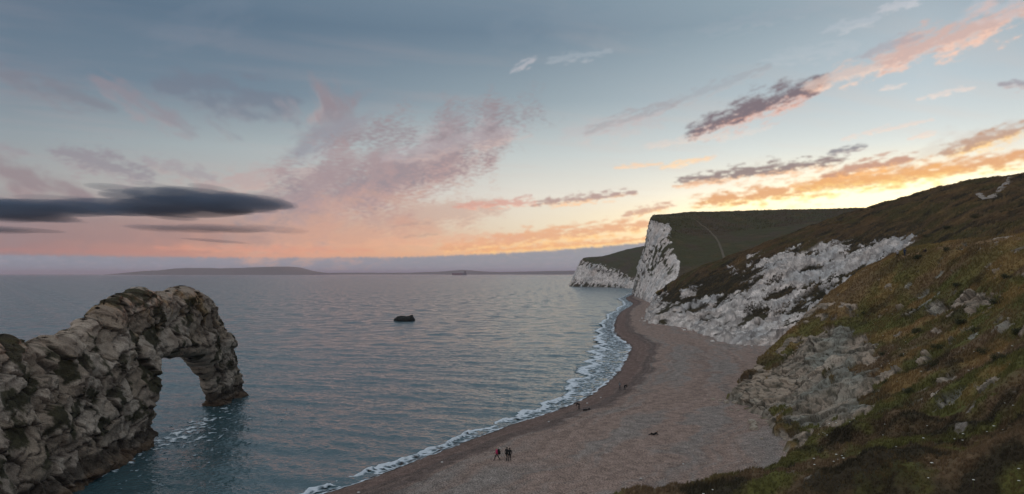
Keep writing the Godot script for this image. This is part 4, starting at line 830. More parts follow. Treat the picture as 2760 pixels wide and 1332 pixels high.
func make_arch() -> void:
	var outline := PackedVector2Array(ARCH)
	var cell := 0.2
	var s0 := 62.0
	var s1 := 166.0
	var y0 := -1.9
	var y1 := 26.5
	var nu := int((s1 - s0) / cell)
	var nv := int((y1 - y0) / cell)
	var nb := noise(71, 1.0 / 7.0, 5)
	var nd := noise(72, 1.0 / 1.6, 4)
	var nr := noise(75, 1.0 / 2.4, 4)
	var dist := PackedFloat32Array()
	dist.resize(nu * nv)
	for j in nv:
		for i in nu:
			var q := Vector2(s0 + i * cell, y0 + j * cell)
			var w := Vector2(nr.get_noise_2d(q.x, q.y), nr.get_noise_2d(q.x + 50.0, q.y)) * 0.8
			dist[j * nu + i] = in_poly(q + w, outline)
	var thing_ := thing("rock_arch", "brown limestone sea arch standing in the water at the left", "rock arch", Vector3(-60.5, 0, -110))
	var mat := earth(4.0, speckle(76, 0.035, 0.6, 1.0), bumps(77, 0.04, 16.0), 1.6)
	for side in [1.0, -1.0]:
		var pos := PackedVector3Array()
		var col := PackedColorArray()
		var keep := PackedByteArray()
		pos.resize(nu * nv); col.resize(nu * nv); keep.resize(nu * nv)
		for j in nv:
			for i in nu:
				var k := j * nu + i
				var d := dist[k]
				if d < -cell * 1.6:
					pos[k] = Vector3.ZERO
					continue
				var s := s0 + i * cell
				var y := y0 + j * cell
				if d < 0.0:
					var gx := dist[j * nu + mini(i + 1, nu - 1)] - dist[j * nu + maxi(i - 1, 0)]
					var gy := dist[mini(j + 1, nv - 1) * nu + i] - dist[maxi(j - 1, 0) * nu + i]
					var g := Vector2(gx, gy).normalized()
					s += g.x * -d; y += g.y * -d
				var half := lerpf(4.3, 2.2, smoothstep(0.0, 24.0, y))
				if s > 130.0: half = lerpf(half, lerpf(1.2, 2.6, smoothstep(2.0, 13.0, y)), smoothstep(130.0, 140.0, s))
				if s < 112.0: half += (112.0 - s) * 0.05 * smoothstep(20.0, 2.0, y) * 2.0
				var round_ := 1.1 + 1.6 * smoothstep(8.0, 20.0, y)
				var f := 1.0 - clampf(maxf(d, 0.0) / round_, 0.0, 1.0)
				var th := half * sqrt(maxf(0.0, 1.0 - f * f))
				var q := Vector3(th * side * 0.6, y, s)
				var wq := q + Vector3(nr.get_noise_3d(q.x, q.y, q.z), nr.get_noise_3d(q.y, q.z, q.x), nr.get_noise_3d(q.z, q.x, q.y)) * 0.7
				var zone := smoothstep(-0.1, 0.2, nb.get_noise_3d(q.x, q.y + 33.0, q.z * 0.8))
				# fragments lie along beds that dip towards the open sea
				var fx := wq.z * 0.86 + wq.y * 0.30
				var fy := wq.y * 0.95 - wq.z * 0.22
				var a1 := fragment(fx / 5.2, fy / 3.3, 5)
				var a2 := fragment(fx / 2.3 + 40.0, fy / 1.5, 6)
				var a3 := fragment(fx / 0.95, fy / 0.75 + 30.0, 8)
				var crack := 1.0 - smoothstep(0.0, 0.09, a1.y)
				var crack2 := (1.0 - smoothstep(0.0, 0.11, a2.y)) * (0.35 + 0.65 * zone)
				var crack3 := (1.0 - smoothstep(0.0, 0.16, a3.y)) * zone
				var bv := a1.z * 1.6
				var sv := a2.z * 1.6
				var tv := a3.z * 1.6
				var edge := smoothstep(0.0, 1.4, d)
				var out := nb.get_noise_3d(q.x, q.y, q.z * 0.7) * 1.7 + a1.x * 1.15 + a2.x * 0.50 + a3.x * 0.22 * (0.4 + 0.6 * zone) - crack * 0.55 - crack2 * 0.28 - crack3 * 0.12 + nd.get_noise_3d(q.x, q.y, q.z) * 0.16
				var shelf := smoothstep(1.7, 0.6, y + nr.get_noise_2d(s * 0.3, 5.0)) * 0.9
				pos[k] = Vector3((th + out * (0.15 + 0.85 * edge) * minf(1.0, th) + shelf * edge) * side, y, -(s - 110.0))
				var c := lin(0.38, 0.30, 0.23).lerp(lin(0.54, 0.45, 0.37), smoothstep(-0.6, 0.6, bv + sv * 0.5))
				c = c.lerp(lin(0.25, 0.195, 0.155), smoothstep(0.05, 0.45, nb.get_noise_3d(q.x + 40.0, q.y, q.z)) * 0.8)
				c = c.lerp(lin(0.36, 0.235, 0.11), smoothstep(0.2, 0.5, nb.get_noise_3d(q.x, q.y + 80.0, q.z)) * smoothstep(12.0, 20.0, y) * 0.8)
				var veg := smoothstep(0.04, 0.20, nb.get_noise_3d(q.x * 1.4, q.y * 1.6, q.z * 1.4 + 30.0) + crack * 0.12 + crack2 * 0.06 - smoothstep(118.0, 140.0, s) * 0.12) * smoothstep(3.0, 5.0, y)
				c = c.lerp(lin(0.040, 0.040, 0.018), veg * 0.9)
				c = c.lerp(lin(0.05, 0.042, 0.033), maxf(maxf(crack * 0.85, crack2 * 0.7), crack3 * 0.5)) * (1.0 + 0.18 * tv)
				var tide := y + nr.get_noise_2d(s * 0.6, y) * 0.8
				c = c.lerp(lin(0.055, 0.042, 0.032), smoothstep(3.3, 2.6, tide) * smoothstep(1.0, 1.5, tide) * 0.85)
				c = c.lerp(lin(0.13, 0.085, 0.055), smoothstep(1.5, 1.0, tide) * 0.9)
				col[k] = c
		for j in nv - 1:
			for i in nu - 1:
				var k := j * nu + i
				var lowest := minf(minf(dist[k], dist[k + 1]), minf(dist[k + nu], dist[k + nu + 1]))
				var highest := maxf(maxf(dist[k], dist[k + 1]), maxf(dist[k + nu], dist[k + nu + 1]))
				keep[k] = 1 if lowest > -cell * 1.5 and highest > 0.0 else 0
		var nrm := grid_normals(pos, nu, nv, side > 0)
		obj("landward_face" if side > 0 else "seaward_face", grid_mesh(pos, nrm, col, nu, nv, side > 0, keep), mat, thing_)


# ---------------------------------------------------------------- things far off
func at_uv(s: Dictionary, u: float, v: float) -> Vector3:
	var us: PackedFloat32Array = s.us
	var vs: PackedFloat32Array = s.vs
	var i := clampi(us.bsearch(u) - 1, 0, us.size() - 2)
	var j := clampi(vs.bsearch(v) - 1, 0, vs.size() - 2)
	var a := clampf((u - us[i]) / (us[i + 1] - us[i]), 0, 1)
	var c := clampf((v - vs[j]) / (vs[j + 1] - vs[j]), 0, 1)
	var nu: int = s.nu
	var p: PackedVector3Array = s.pos
	return p[j * nu + i].lerp(p[j * nu + i + 1], a).lerp(p[(j + 1) * nu + i].lerp(p[(j + 1) * nu + i + 1], a), c)
func nearest(s: Dictionary, q: Vector3, flat: bool) -> Vector3:
	var best := 1e18
	var out := q
	var pts: PackedVector3Array = s.pos
	for p in pts:
		var d := (p.x - q.x) * (p.x - q.x) + (p.z - q.z) * (p.z - q.z)
		if not flat: d += (p.y - q.y) * (p.y - q.y)
		if d < best:
			best = d; out = p
	return out
func ridge_land(profile: Array, dist: float, deep: float, tint: Color, seed_: int) -> ArrayMesh:
	# profile: x in metres, height in metres; the land lies at this distance and runs deep metres back
	var n := noise(seed_, 1.0 / 160.0, 4)
	var rows := [[], [], [], [], []]
	for p in profile:
		var x: float = p[0]
		var h: float = p[1]
		rows[0].append(Vector3(x, -6, -dist)); rows[1].append(Vector3(x, h * 0.55, -dist - deep * 0.10)); rows[2].append(Vector3(x, h, -dist - deep * 0.28))
		rows[3].append(Vector3(x, h * 0.9, -dist - deep * 0.7)); rows[4].append(Vector3(x, -6, -dist - deep))
	var spans := []
	for k in profile.size() - 1: spans.append(10)
	var s := surface(rows, steps(spans), steps([10, 10, 6, 4]), true, func(p: Vector3, _n: Vector3, _u: float, _v: float) -> void:
		o_push = n.get_noise_3d(p.x, p.y * 2.0, p.z) * minf(9.0, maxf(p.y, 0.0) * 0.2)
		o_tint = tint * (1.0 + 0.35 * n.get_noise_3d(p.x * 2.0, p.y * 3.0, p.z)))
	return s.mesh

func box(st: SurfaceTool, at: Vector3, size: Vector3) -> void:
	var m := BoxMesh.new()
	m.size = size
	st.append_from(m, 0, Transform3D(Basis.IDENTITY, at))
func rod(st: SurfaceTool, a: Vector3, c: Vector3, ra: float, rb: float, sides: int = 8) -> void:
	var m := CylinderMesh.new()
	m.bottom_radius = ra; m.top_radius = rb; m.height = a.distance_to(c); m.radial_segments = sides; m.rings = 1
	var up := (c - a).normalized()
	var side := up.cross(Vector3.RIGHT if absf(up.x) < 0.9 else Vector3.FORWARD).normalized()
	st.append_from(m, 0, Transform3D(Basis(side, up, side.cross(up)), (a + c) * 0.5))
func fresh() -> SurfaceTool:
	var st := SurfaceTool.new()
	st.begin(Mesh.PRIMITIVE_TRIANGLES)
	return st
func hull(stations: Array) -> ArrayMesh:   # stations: [x, half width at deck, keel y, deck y]; a rounded boat body, closed by a deck
	var rows := [[], [], [], [], [], [], []]
	for s in stations:
		var w: float = s[1]
		rows[0].append(Vector3(s[0], s[3], w)); rows[1].append(Vector3(s[0], lerpf(s[2], s[3], 0.45), w * 0.98)); rows[2].append(Vector3(s[0], lerpf(s[2], s[3], 0.12), w * 0.8))
		rows[3].append(Vector3(s[0], s[2], 0.0))
		rows[4].append(Vector3(s[0], lerpf(s[2], s[3], 0.12), -w * 0.8)); rows[5].append(Vector3(s[0], lerpf(s[2], s[3], 0.45), -w * 0.98)); rows[6].append(Vector3(s[0], s[3], -w))
	rows.append(rows[0].duplicate())
	var pos := PackedVector3Array()
	for r in rows:
		for p in r: pos.append(p)
	var nu := stations.size()
	return grid_mesh(pos, grid_normals(pos, nu, rows.size(), true), PackedColorArray(), nu, rows.size(), true)

func make_far() -> void:
	var far_mat := earth(300.0, speckle(91, 0.03, 0.7, 1.0, 256), bumps(92, 0.03, 6.0, 256), 0.6)
	struct("island", ridge_land(ISLAND, 12000.0, 2600.0, lin(0.12, 0.115, 0.08), 93), far_mat).set_meta("label", "long flat-topped island on the horizon at the left")
	struct("far_coast", ridge_land(COAST, 14000.0, 1800.0, lin(0.12, 0.115, 0.08), 94), far_mat).set_meta("label", "low strip of coast on the horizon near the ship")
	# ---------------- ship
	var ship := thing("cargo_ship", "dark red cargo ship on the horizon right of the island", "ship", Vector3(-639, 0, -9000), 0.12)
	var h := 88.0
	obj("hull", hull([[-h, 1.0, 2.0, 27.0], [-h * 0.93, 9.0, -4.0, 25.5], [-h * 0.75, 15.0, -6.0, 24.5], [0.0, 16.0, -6.0, 24.0], [h * 0.4, 16.0, -6.0, 24.0]]), plain(lin(0.10, 0.022, 0.022), 0.6), ship)
	obj("stern", hull([[h * 0.4, 16.0, -6.0, 24.0], [h * 0.8, 15.0, -5.0, 24.5], [h, 10.0, 1.0, 25.0]]), plain(lin(0.03, 0.03, 0.035), 0.6), ship)
	var st := fresh()
	box(st, Vector3(h * 0.72, 30.5, 0), Vector3(20, 13, 26)); box(st, Vector3(h * 0.70, 40.5, 0), Vector3(14, 7, 30)); box(st, Vector3(h * 0.69, 46.0, 0), Vector3(8, 4, 12))
	obj("deckhouse", st.commit(), plain(lin(0.12, 0.12, 0.12), 0.7), ship)
	st = fresh(); rod(st, Vector3(h * 0.86, 24, 0), Vector3(h * 0.87, 52, 0), 6.0, 4.4, 12)
	obj("funnel", st.commit(), plain(lin(0.03, 0.03, 0.035), 0.7), ship)
	st = fresh(); rod(st, Vector3(h * 0.70, 46, 0), Vector3(h * 0.70, 64, 0), 1.6, 0.9); box(st, Vector3(h * 0.70, 57, 0), Vector3(1.2, 1.2, 8))
	obj("mast", st.commit(), plain(lin(0.12, 0.12, 0.12)), ship)
	for x in [-0.86, -0.3, 0.1]:
		st = fresh(); rod(st, Vector3(h * x, 23, 0), Vector3(h * x, 36, 0), 1.3, 0.8)
		obj("deck_crane", st.commit(), plain(lin(0.2, 0.12, 0.11)), ship)
	# ---------------- sailing boat
	var boat := thing("sailing_boat", "small boat with a white sail below the far headland", "sailing boat", Vector3(133.5, 0, -1436), 0.4)
	obj("hull", hull([[-2.6, 0.05, 0.35, 0.95], [-1.6, 0.6, -0.1, 0.8], [0.2, 0.95, -0.25, 0.7], [1.8, 0.85, -0.1, 0.72], [2.5, 0.7, 0.2, 0.78]]), plain(lin(0.75, 0.75, 0.75), 0.4), boat)
	st = fresh(); rod(st, Vector3(-0.4, 0.5, 0), Vector3(-0.4, 7.4, 0), 0.06, 0.04)
	obj("mast", st.commit(), plain(lin(0.5, 0.48, 0.45), 0.4), boat)
	st = fresh(); rod(st, Vector3(-0.4, 1.3, 0), Vector3(2.3, 1.3, 0.25), 0.05, 0.04)
	obj("boom", st.commit(), plain(lin(0.5, 0.48, 0.45), 0.4), boat)
	var pos := PackedVector3Array()
	for j in 11:
		for i in 7:
			var t := j / 10.0
			var w := (1.0 - t) * 2.7 * (i / 6.0)
			pos.append(Vector3(-0.36 + w, 1.35 + t * 5.9 + 0.0, 0.1 + sin(i / 6.0 * PI) * 0.28 * (1.0 - t) + i / 6.0 * 0.2 * (1.0 - t)))
	var cloth := plain(lin(0.85, 0.85, 0.84), 0.8)
	cloth.cull_mode = BaseMaterial3D.CULL_DISABLED
	obj("sail", grid_mesh(pos, grid_normals(pos, 7, 11, true), PackedColorArray(), 7, 11, true), cloth, boat)
	# ---------------- buoy
	var buoy := thing("buoy", "tiny dark buoy floating on the open sea", "buoy", Vector3(1.0, 0, -1740), 0.0)
	st = fresh(); rod(st, Vector3(0, -0.6, 0), Vector3(0, 0.9, 0), 1.3, 1.2, 16)
	obj("float", st.commit(), plain(lin(0.04, 0.04, 0.04), 0.6), buoy)
	st = fresh()
	for k in 4: rod(st, Vector3(cos(k * PI / 2) * 0.9, 0.9, sin(k * PI / 2) * 0.9), Vector3(0, 3.4, 0), 0.09, 0.06)
	rod(st, Vector3(0, 3.2, 0), Vector3(0, 4.1, 0), 0.4, 0.05)
	obj("tower", st.commit(), plain(lin(0.04, 0.04, 0.04), 0.6), buoy)
	# ---------------- rock in the bay
	var nb := noise(95, 1.0 / 2.6, 4)
	var wet := earth(3.0, speckle(96, 0.04, 0.6, 1.0, 256), bumps(97, 0.05, 10.0, 256), 1.0)
	wet.roughness = 0.6
	var rp := PackedVector3Array()
	var rc := PackedColorArray()
	var profile := [[-6.2, 0.2], [-5.6, 1.2], [-4.0, 2.3], [-1.5, 2.3], [1.0, 2.25], [3.0, 2.4], [4.4, 2.9], [4.9, 1.9], [5.6, 0.9], [6.2, 0.1]]
	var nu := 91
	for j in 29:
		var a := -0.35 + j / 28.0 * (PI + 0.7)
		for i in nu:
			var u := i / float(nu - 1) * (profile.size() - 1)
			var k := mini(int(u), profile.size() - 2)
			var x := lerpf(profile[k][0], profile[k + 1][0], u - k)
			var hh := lerpf(profile[k][1], profile[k + 1][1], u - k)
			var p := Vector3(x, sin(a) * hh, cos(a) * (1.0 + hh * 0.9))
			p += Vector3(0, nb.get_noise_3d(p.x, p.y, p.z) * 0.9, nb.get_noise_3d(p.x + 30.0, p.y, p.z) * 0.7) * minf(1.0, hh)
			rp.append(p); rc.append(lin(0.030, 0.028, 0.024) * (1.0 + 0.5 * nb.get_noise_3d(p.z, p.x * 2.0, p.y)))
	var rock := obj("sea_rock", grid_mesh(rp, grid_normals(rp, nu, 29, false), rc, nu, 29, false), wet)
	rock.position = Vector3(-61.5, -0.1, -425)
	tag(rock, "low black rock breaking the surface of the bay", "rock")
	# ---------------- low dark clouds over the sea
	cloud("long dark blue cloud bank low over the sea at left", CLOUD_BANK)
	cloud("thin dark cloud strip below the long cloud bank", CLOUD_STRIP)
	cloud("short thin dark cloud strip at the left picture edge", CLOUD_LEFT)
	cloud("smallest dark cloud sliver above the island", CLOUD_SLIVER)
func cloud(label: String, puffs: Array) -> void:
	var mid := Vector3.ZERO
	for p in puffs: mid += Vector3(p[0], p[1], p[2]) / puffs.size()
	var c := thing("cloud", label, "cloud", mid, 0.0, "dark low clouds over the sea")
	var r := RandomNumberGenerator.new()
	r.seed = 77
	for p in puffs:
		var core := Vector3(p[3], p[4], p[5])
		for k in int(p[7]):
			# small lens-shaped puffs spread through the body, so that its edge frays
			var f := FogVolume.new()
			f.name = "puff"
			f.shape = RenderingServer.FOG_VOLUME_SHAPE_ELLIPSOID
			var share := 1.0 if k == 0 else r.randf_range(0.22, 0.55)
			f.size = Vector3(core.x * share * (0.86 if k == 0 else r.randf_range(0.7, 1.3)), core.y * (0.72 if k == 0 else r.randf_range(0.16, 0.5)), core.z * (0.8 if k == 0 else 0.5)) * 2.0
			var m := FogMaterial.new()
			m.density = p[6] * (1.0 if k == 0 else r.randf_range(0.35, 1.0)); m.albedo = Color(0.46, 0.57, 0.69)
			f.material = m
			c.add_child(f, true)
			var a := r.randf() * TAU
			var q := sqrt(r.randf())
			f.position = Vector3(p[0], p[1], p[2]) - mid
			if k > 0: f.position += Vector3(core.x * cos(a) * q * 0.95, core.y * sin(a) * q * 0.95, core.z * r.randf_range(-0.6, 0.6))

# ---------------------------------------------------------------- ground cover
func tuft(seed_: int, blades: int, tall: float, wide: float, lean: float) -> ArrayMesh:
	var r := RandomNumberGenerator.new()
	r.seed = seed_
	var pos := PackedVector3Array()
	var nrm := PackedVector3Array()
	var idx := PackedInt32Array()
	for k in blades:
		var a := r.randf() * TAU
		var out := Vector3(cos(a), 0, sin(a))
		var side := Vector3(-sin(a), 0, cos(a))
		var h := tall * r.randf_range(0.6, 1.0)
		var root := out * r.randf() * tall * 0.35
		var bend := out * h * r.randf_range(0.15, 0.6) + Vector3(lean * h, 0, 0)
		var w := wide * r.randf_range(0.6, 1.2)
		var n := pos.size()
		for s in 3:
			var t := s / 2.0
			var c := root + Vector3(0, h * t * (1.0 - 0.15 * t), 0) + bend * t * t
			if s < 2:
				pos.append(c - side * w * (1.0 - t * 0.6)); pos.append(c + side * w * (1.0 - t * 0.6))
				nrm.append((out * -0.4 + Vector3.UP).normalized()); nrm.append((out * -0.4 + Vector3.UP).normalized())
			else:
				pos.append(c); nrm.append((out * -0.2 + Vector3.UP).normalized())
		idx.append_array(PackedInt32Array([n, n + 2, n + 1, n + 1, n + 2, n + 3, n + 2, n + 4, n + 3]))
	var arr := []
	arr.resize(Mesh.ARRAY_MAX)
	arr[Mesh.ARRAY_VERTEX] = pos; arr[Mesh.ARRAY_INDEX] = idx      # no normals: each blade is shaded by its own two faces
	var m := ArrayMesh.new()
	m.add_surface_from_arrays(Mesh.PRIMITIVE_TRIANGLES, arr)
	return m
func scatter(s: Dictionary, per_m2: float, lo: float, hi: float, v0: float, v1: float, buf: PackedFloat32Array, straw: float, keep: Callable) -> PackedFloat32Array:
	var pos: PackedVector3Array = s.pos
	var nrm: PackedVector3Array = s.nrm
	var col: PackedColorArray = s.col
	var turf: PackedFloat32Array = s.turf
	var nu: int = s.nu
	var patch := noise(110, 1.0 / 7.0, 3)
	for j in int(s.nv) - 1:
		if s.vs[j] < v0 or s.vs[j] > v1: continue
		for i in nu - 1:
			var k := j * nu + i
			if turf[k] < 0.4: continue
			var a := pos[k]
			var e1 := pos[k + 1] - a
			var e2 := pos[k + nu] - a
			var want: float = e1.cross(e2).length() * per_m2 * turf[k] * keep.call(a)
			var n := int(want + rng.randf())
			for q in n:
				var p := a + e1 * rng.randf() + e2 * rng.randf()
				var up := nrm[k].lerp(Vector3.UP, 0.65).normalized()
				var yaw := rng.randf_range(-0.6, 0.6)
				var sc := rng.randf_range(lo, hi) * (1.0 + 0.5 * patch.get_noise_2d(p.x, p.z))
				var x := Vector3(cos(yaw), 0, sin(yaw))
				x = (x - up * x.dot(up)).normalized()
				var z := x.cross(up)
				x *= sc; z *= sc; up *= sc * rng.randf_range(0.8, 1.2)
				p -= nrm[k] * 0.04
				var c := col[k] * rng.randf_range(1.0, 1.45)
				if straw > 0.0: c = c.lerp(lin(0.30, 0.20, 0.09), straw * smoothstep(0.0, 0.45, patch.get_noise_2d(p.x * 0.6 + 70.0, p.z * 0.6)) * rng.randf())
				buf.append_array(PackedFloat32Array([x.x, up.x, z.x, p.x, x.y, up.y, z.y, p.y, x.z, up.z, z.z, p.z, c.r, c.g, c.b, 1.0]))
	return buf
func strew(called: String, label: String, m: Mesh, mat: Material, buf: PackedFloat32Array) -> void:
	var mm := MultiMesh.new()
	mm.transform_format = MultiMesh.TRANSFORM_3D
	mm.use_colors = true
	mm.mesh = m; mm.instance_count = buf.size() / 16
	mm.buffer = buf
	var o := MultiMeshInstance3D.new()
	o.name = numbered(called); o.multimesh = mm; o.material_override = mat
	o.set_meta("kind", "stuff"); o.set_meta("label", label); o.set_meta("category", "grass")
	add_child(o)
	print(called, " ", mm.instance_count)
func ribbon(s: Dictionary, pts: Array, wide: float, lift: float, tint: Color, called: String, label: String, mat: Material, follow: bool = false) -> void:
	# a trodden strip laid over the land through (u, v) points
	var n := noise(120, 0.8, 3)
	var mids := PackedVector3Array()
	var row := []
	for p in pts: row.append(Vector3(p[0], p[1], 0))
	for k in (pts.size() - 1) * 24 + 1:
		var q := along(row, k / 24.0)
		mids.append(at_uv(s, q.x, q.y))
	var pos := PackedVector3Array()
	var col := PackedColorArray()
	var across := 9
	for k in mids.size():
		var t := (mids[mini(k + 1, mids.size() - 1)] - mids[maxi(k - 1, 0)])
		var side := Vector3(-t.z, 0, t.x).normalized()
		for i in across:
			var f := i / float(across - 1) * 2.0 - 1.0
			var half := wide * (0.5 + 0.22 * n.get_noise_2d(k * 0.2, 7.0 * signf(f)))
			var p := mids[k] + side * f * half
			if follow:
				var q := along(row, k / 24.0)
				var run := at_uv(s, q.x, q.y + 0.1).distance_to(at_uv(s, q.x, q.y - 0.1)) / 0.2
				p = at_uv(s, q.x, q.y + f * half / run)
			p.y += lift - f * f * (0.05 if follow else 0.3)
			pos.append(p); col.append(tint * (1.0 + 0.4 * n.get_noise_2d(p.x, p.z)))
	struct(called, grid_mesh(pos, grid_normals(pos, across, mids.size(), true), col, across, mids.size(), true), mat).set_meta("label", label)

func bush_mesh(seed_: int, leaves: int) -> ArrayMesh:
	var r := RandomNumberGenerator.new()
	r.seed = seed_
	var pos := PackedVector3Array()
	var nrm := PackedVector3Array()
	var col := PackedColorArray()
	var idx := PackedInt32Array()
	var lobes := []
	for k in 9: lobes.append([Vector3(r.randf_range(-0.65, 0.65), r.randf_range(0.2, 0.62), r.randf_range(-0.65, 0.65)), r.randf_range(0.28, 0.45)])
	for k in leaves:
		var l: Array = lobes[k % lobes.size()]
		var d := Vector3(r.randfn(), r.randfn(), r.randfn()).normalized()
		var p: Vector3 = l[0] + d * float(l[1]) * pow(r.randf(), 0.35)
		if p.y < 0.02: p.y = r.randf() * 0.15
		var a := Vector3(r.randfn(), r.randfn(), r.randfn()).normalized()
		var c := d.cross(a).normalized()
		a = c.cross(d)
		var w := r.randf_range(0.035, 0.07)
		var n := pos.size()
		pos.append_array(PackedVector3Array([p - a * w, p + c * w * 0.5, p + a * w + d * w, p - c * w * 0.5]))
		var nn := (d + Vector3.UP * 0.4).normalized()
		var t := r.randf_range(0.7, 1.3)
		for q in 4:
			nrm.append(nn); col.append(lin(0.048, 0.052, 0.022) * t)
		idx.append_array(PackedInt32Array([n, n + 1, n + 2, n, n + 2, n + 3]))
	var arr := []
	arr.resize(Mesh.ARRAY_MAX)
	arr[Mesh.ARRAY_VERTEX] = pos; arr[Mesh.ARRAY_COLOR] = col; arr[Mesh.ARRAY_INDEX] = idx
	var m := ArrayMesh.new()
	m.add_surface_from_arrays(Mesh.PRIMITIVE_TRIANGLES, arr)
	return m
var bushes := []
func bush(label: String, at: Vector3, size: float, tall: float, group: String) -> void:
	if bushes.is_empty(): bushes = [bush_mesh(131, 900), bush_mesh(132, 900), bush_mesh(133, 900)]
	var o := thing("bush", label, "bush", at - Vector3(0, 0.06 * size, 0), rng.randf() * TAU, group)
	var leaf := plain(Color.WHITE, 0.85)
	leaf.vertex_color_use_as_albedo = true; leaf.cull_mode = BaseMaterial3D.CULL_DISABLED
	var f := obj("foliage", bushes[rng.randi() % 3], leaf, o)
	f.scale = Vector3(size, size * tall, size)
	var st := fresh()
	for k in 5:
		var a := k * TAU / 5.0
		rod(st, Vector3(0, -0.3, 0), Vector3(cos(a) * 0.4 * size, 0.5 * size * tall, sin(a) * 0.4 * size), 0.05 * size, 0.015 * size, 5)
	obj("stem", st.commit(), plain(lin(0.06, 0.045, 0.03)), o)

func make_cover() -> void:
	# ---------------- trodden paths
	var grit := earth(3.0, speckle(98, 0.05, 0.7, 1.0, 256), bumps(99, 0.05, 8.0, 256), 1.0)
	ribbon(s_hill, PATH_HILL, 2.8, 0.6, lin(0.36, 0.31, 0.27), "footpath", "pale chalk footpath bending on the upper right hillside", grit)
	ribbon(s_near, PATH_NEAR, 2.2, 0.10, lin(0.25, 0.165, 0.09), "footpath", "sandy footpath along the crest of the near headland", grit, true)
	ribbon(s_chalk, PATH_DOWN, 2.2, 0.5, lin(0.17, 0.14, 0.10), "footpath", "faint footpath down the green hill behind the chalk face", grit)
	# ---------------- grass
	var blade := plain(Color.WHITE, 0.9)
	blade.vertex_color_use_as_albedo = true; blade.cull_mode = BaseMaterial3D.CULL_DISABLED
	blade.backlight_enabled = true; blade.backlight = Color(0.45, 0.42, 0.35)
	var all := func(_p: Vector3) -> float: return 1.0
	var b := scatter(s_fore, 16.0, 0.45, 0.9, 1.2, 6.5, PackedFloat32Array(), 0.45, all)
	b = scatter(s_near, 6.0, 0.6, 1.2, 1.2, 4.95, b, 0.8, all)
	strew("heath_grass", "rough heath grass over the near slopes", tuft(101, 12, 0.55, 0.030, 0.25), blade, b)
	b = scatter(s_hill, 1.3, 1.3, 2.4, 2.0, 4.6, PackedFloat32Array(), 0.8, all)
	b = scatter(s_chalk, 0.10, 2.0, 3.5, 4.5, 6.2, b, 0.3, all)
	strew("hill_grass", "dry grass and heather over the hillside", tuft(102, 10, 0.55, 0.05, 0.3), blade, b)
	# ---------------- bushes
	for q in BUSHES: bush(q[2], nearest(s_near if q[4] == 0 else s_hill, q[0], false), q[1], q[3], q[5])
	# ---------------- white flowers
	var stalk := plain(lin(0.10, 0.11, 0.04))
	var petal := plain(lin(0.80, 0.80, 0.74), 0.8)
	var fm := fresh()
	for k in 9:
		var a := k * 2.4
		var rr := sqrt(k / 9.0) * 0.08
		var s := SphereMesh.new()
		s.radius = 0.034; s.height = 0.035; s.radial_segments = 6; s.rings = 3
		fm.append_from(s, 0, Transform3D(Basis.IDENTITY, Vector3(cos(a) * rr, 0.62 - rr * 0.25, sin(a) * rr)))
	var head := fm.commit()
	fm = fresh(); rod(fm, Vector3(0, -0.1, 0), Vector3(0, 0.6, 0), 0.012, 0.008, 5)
	for k in 5: rod(fm, Vector3(0, 0.5, 0), Vector3(cos(k * 1.257) * 0.07, 0.61, sin(k * 1.257) * 0.07), 0.005, 0.004, 4)
	var stem := fm.commit()
	var spots := PackedVector3Array()
	for s in [[s_fore, 46, 2.0, 5.6], [s_near, 44, 2.4, 4.6]]:
		var d: Dictionary = s[0]
		var got := 0
		var tries := 0
		while got < s[1] and tries < 4000:
			tries += 1
			var u := rng.randf_range(3.6 if d == s_fore else 4.2, 9.0)
			var v := rng.randf_range(s[2], s[3])
			var p := at_uv(d, u, v)
			var sx := p.x / -p.z
			if sx > 0.70 or n_flower(p) < 0.12: continue
			spots.append(p); got += 1
	for p in spots:
		var o := thing("wildflower", "small white wildflower in the rough grass of the near slope", "wildflower", p, rng.randf() * TAU, "white wildflowers on the near slope")
		var sc := rng.randf_range(0.6, 1.1)
		var a := obj("flower_head", head, petal, o)
		var c := obj("stalk", stem, stalk, o)
		a.scale = Vector3.ONE * sc; c.scale = Vector3.ONE * sc
	# ---------------- surf
	make_surf()
var nf_: FastNoiseLite
func n_flower(p: Vector3) -> float:
	if nf_ == null: nf_ = noise(140, 1.0 / 9.0, 2)
	return nf_.get_noise_2d(p.x, p.z)

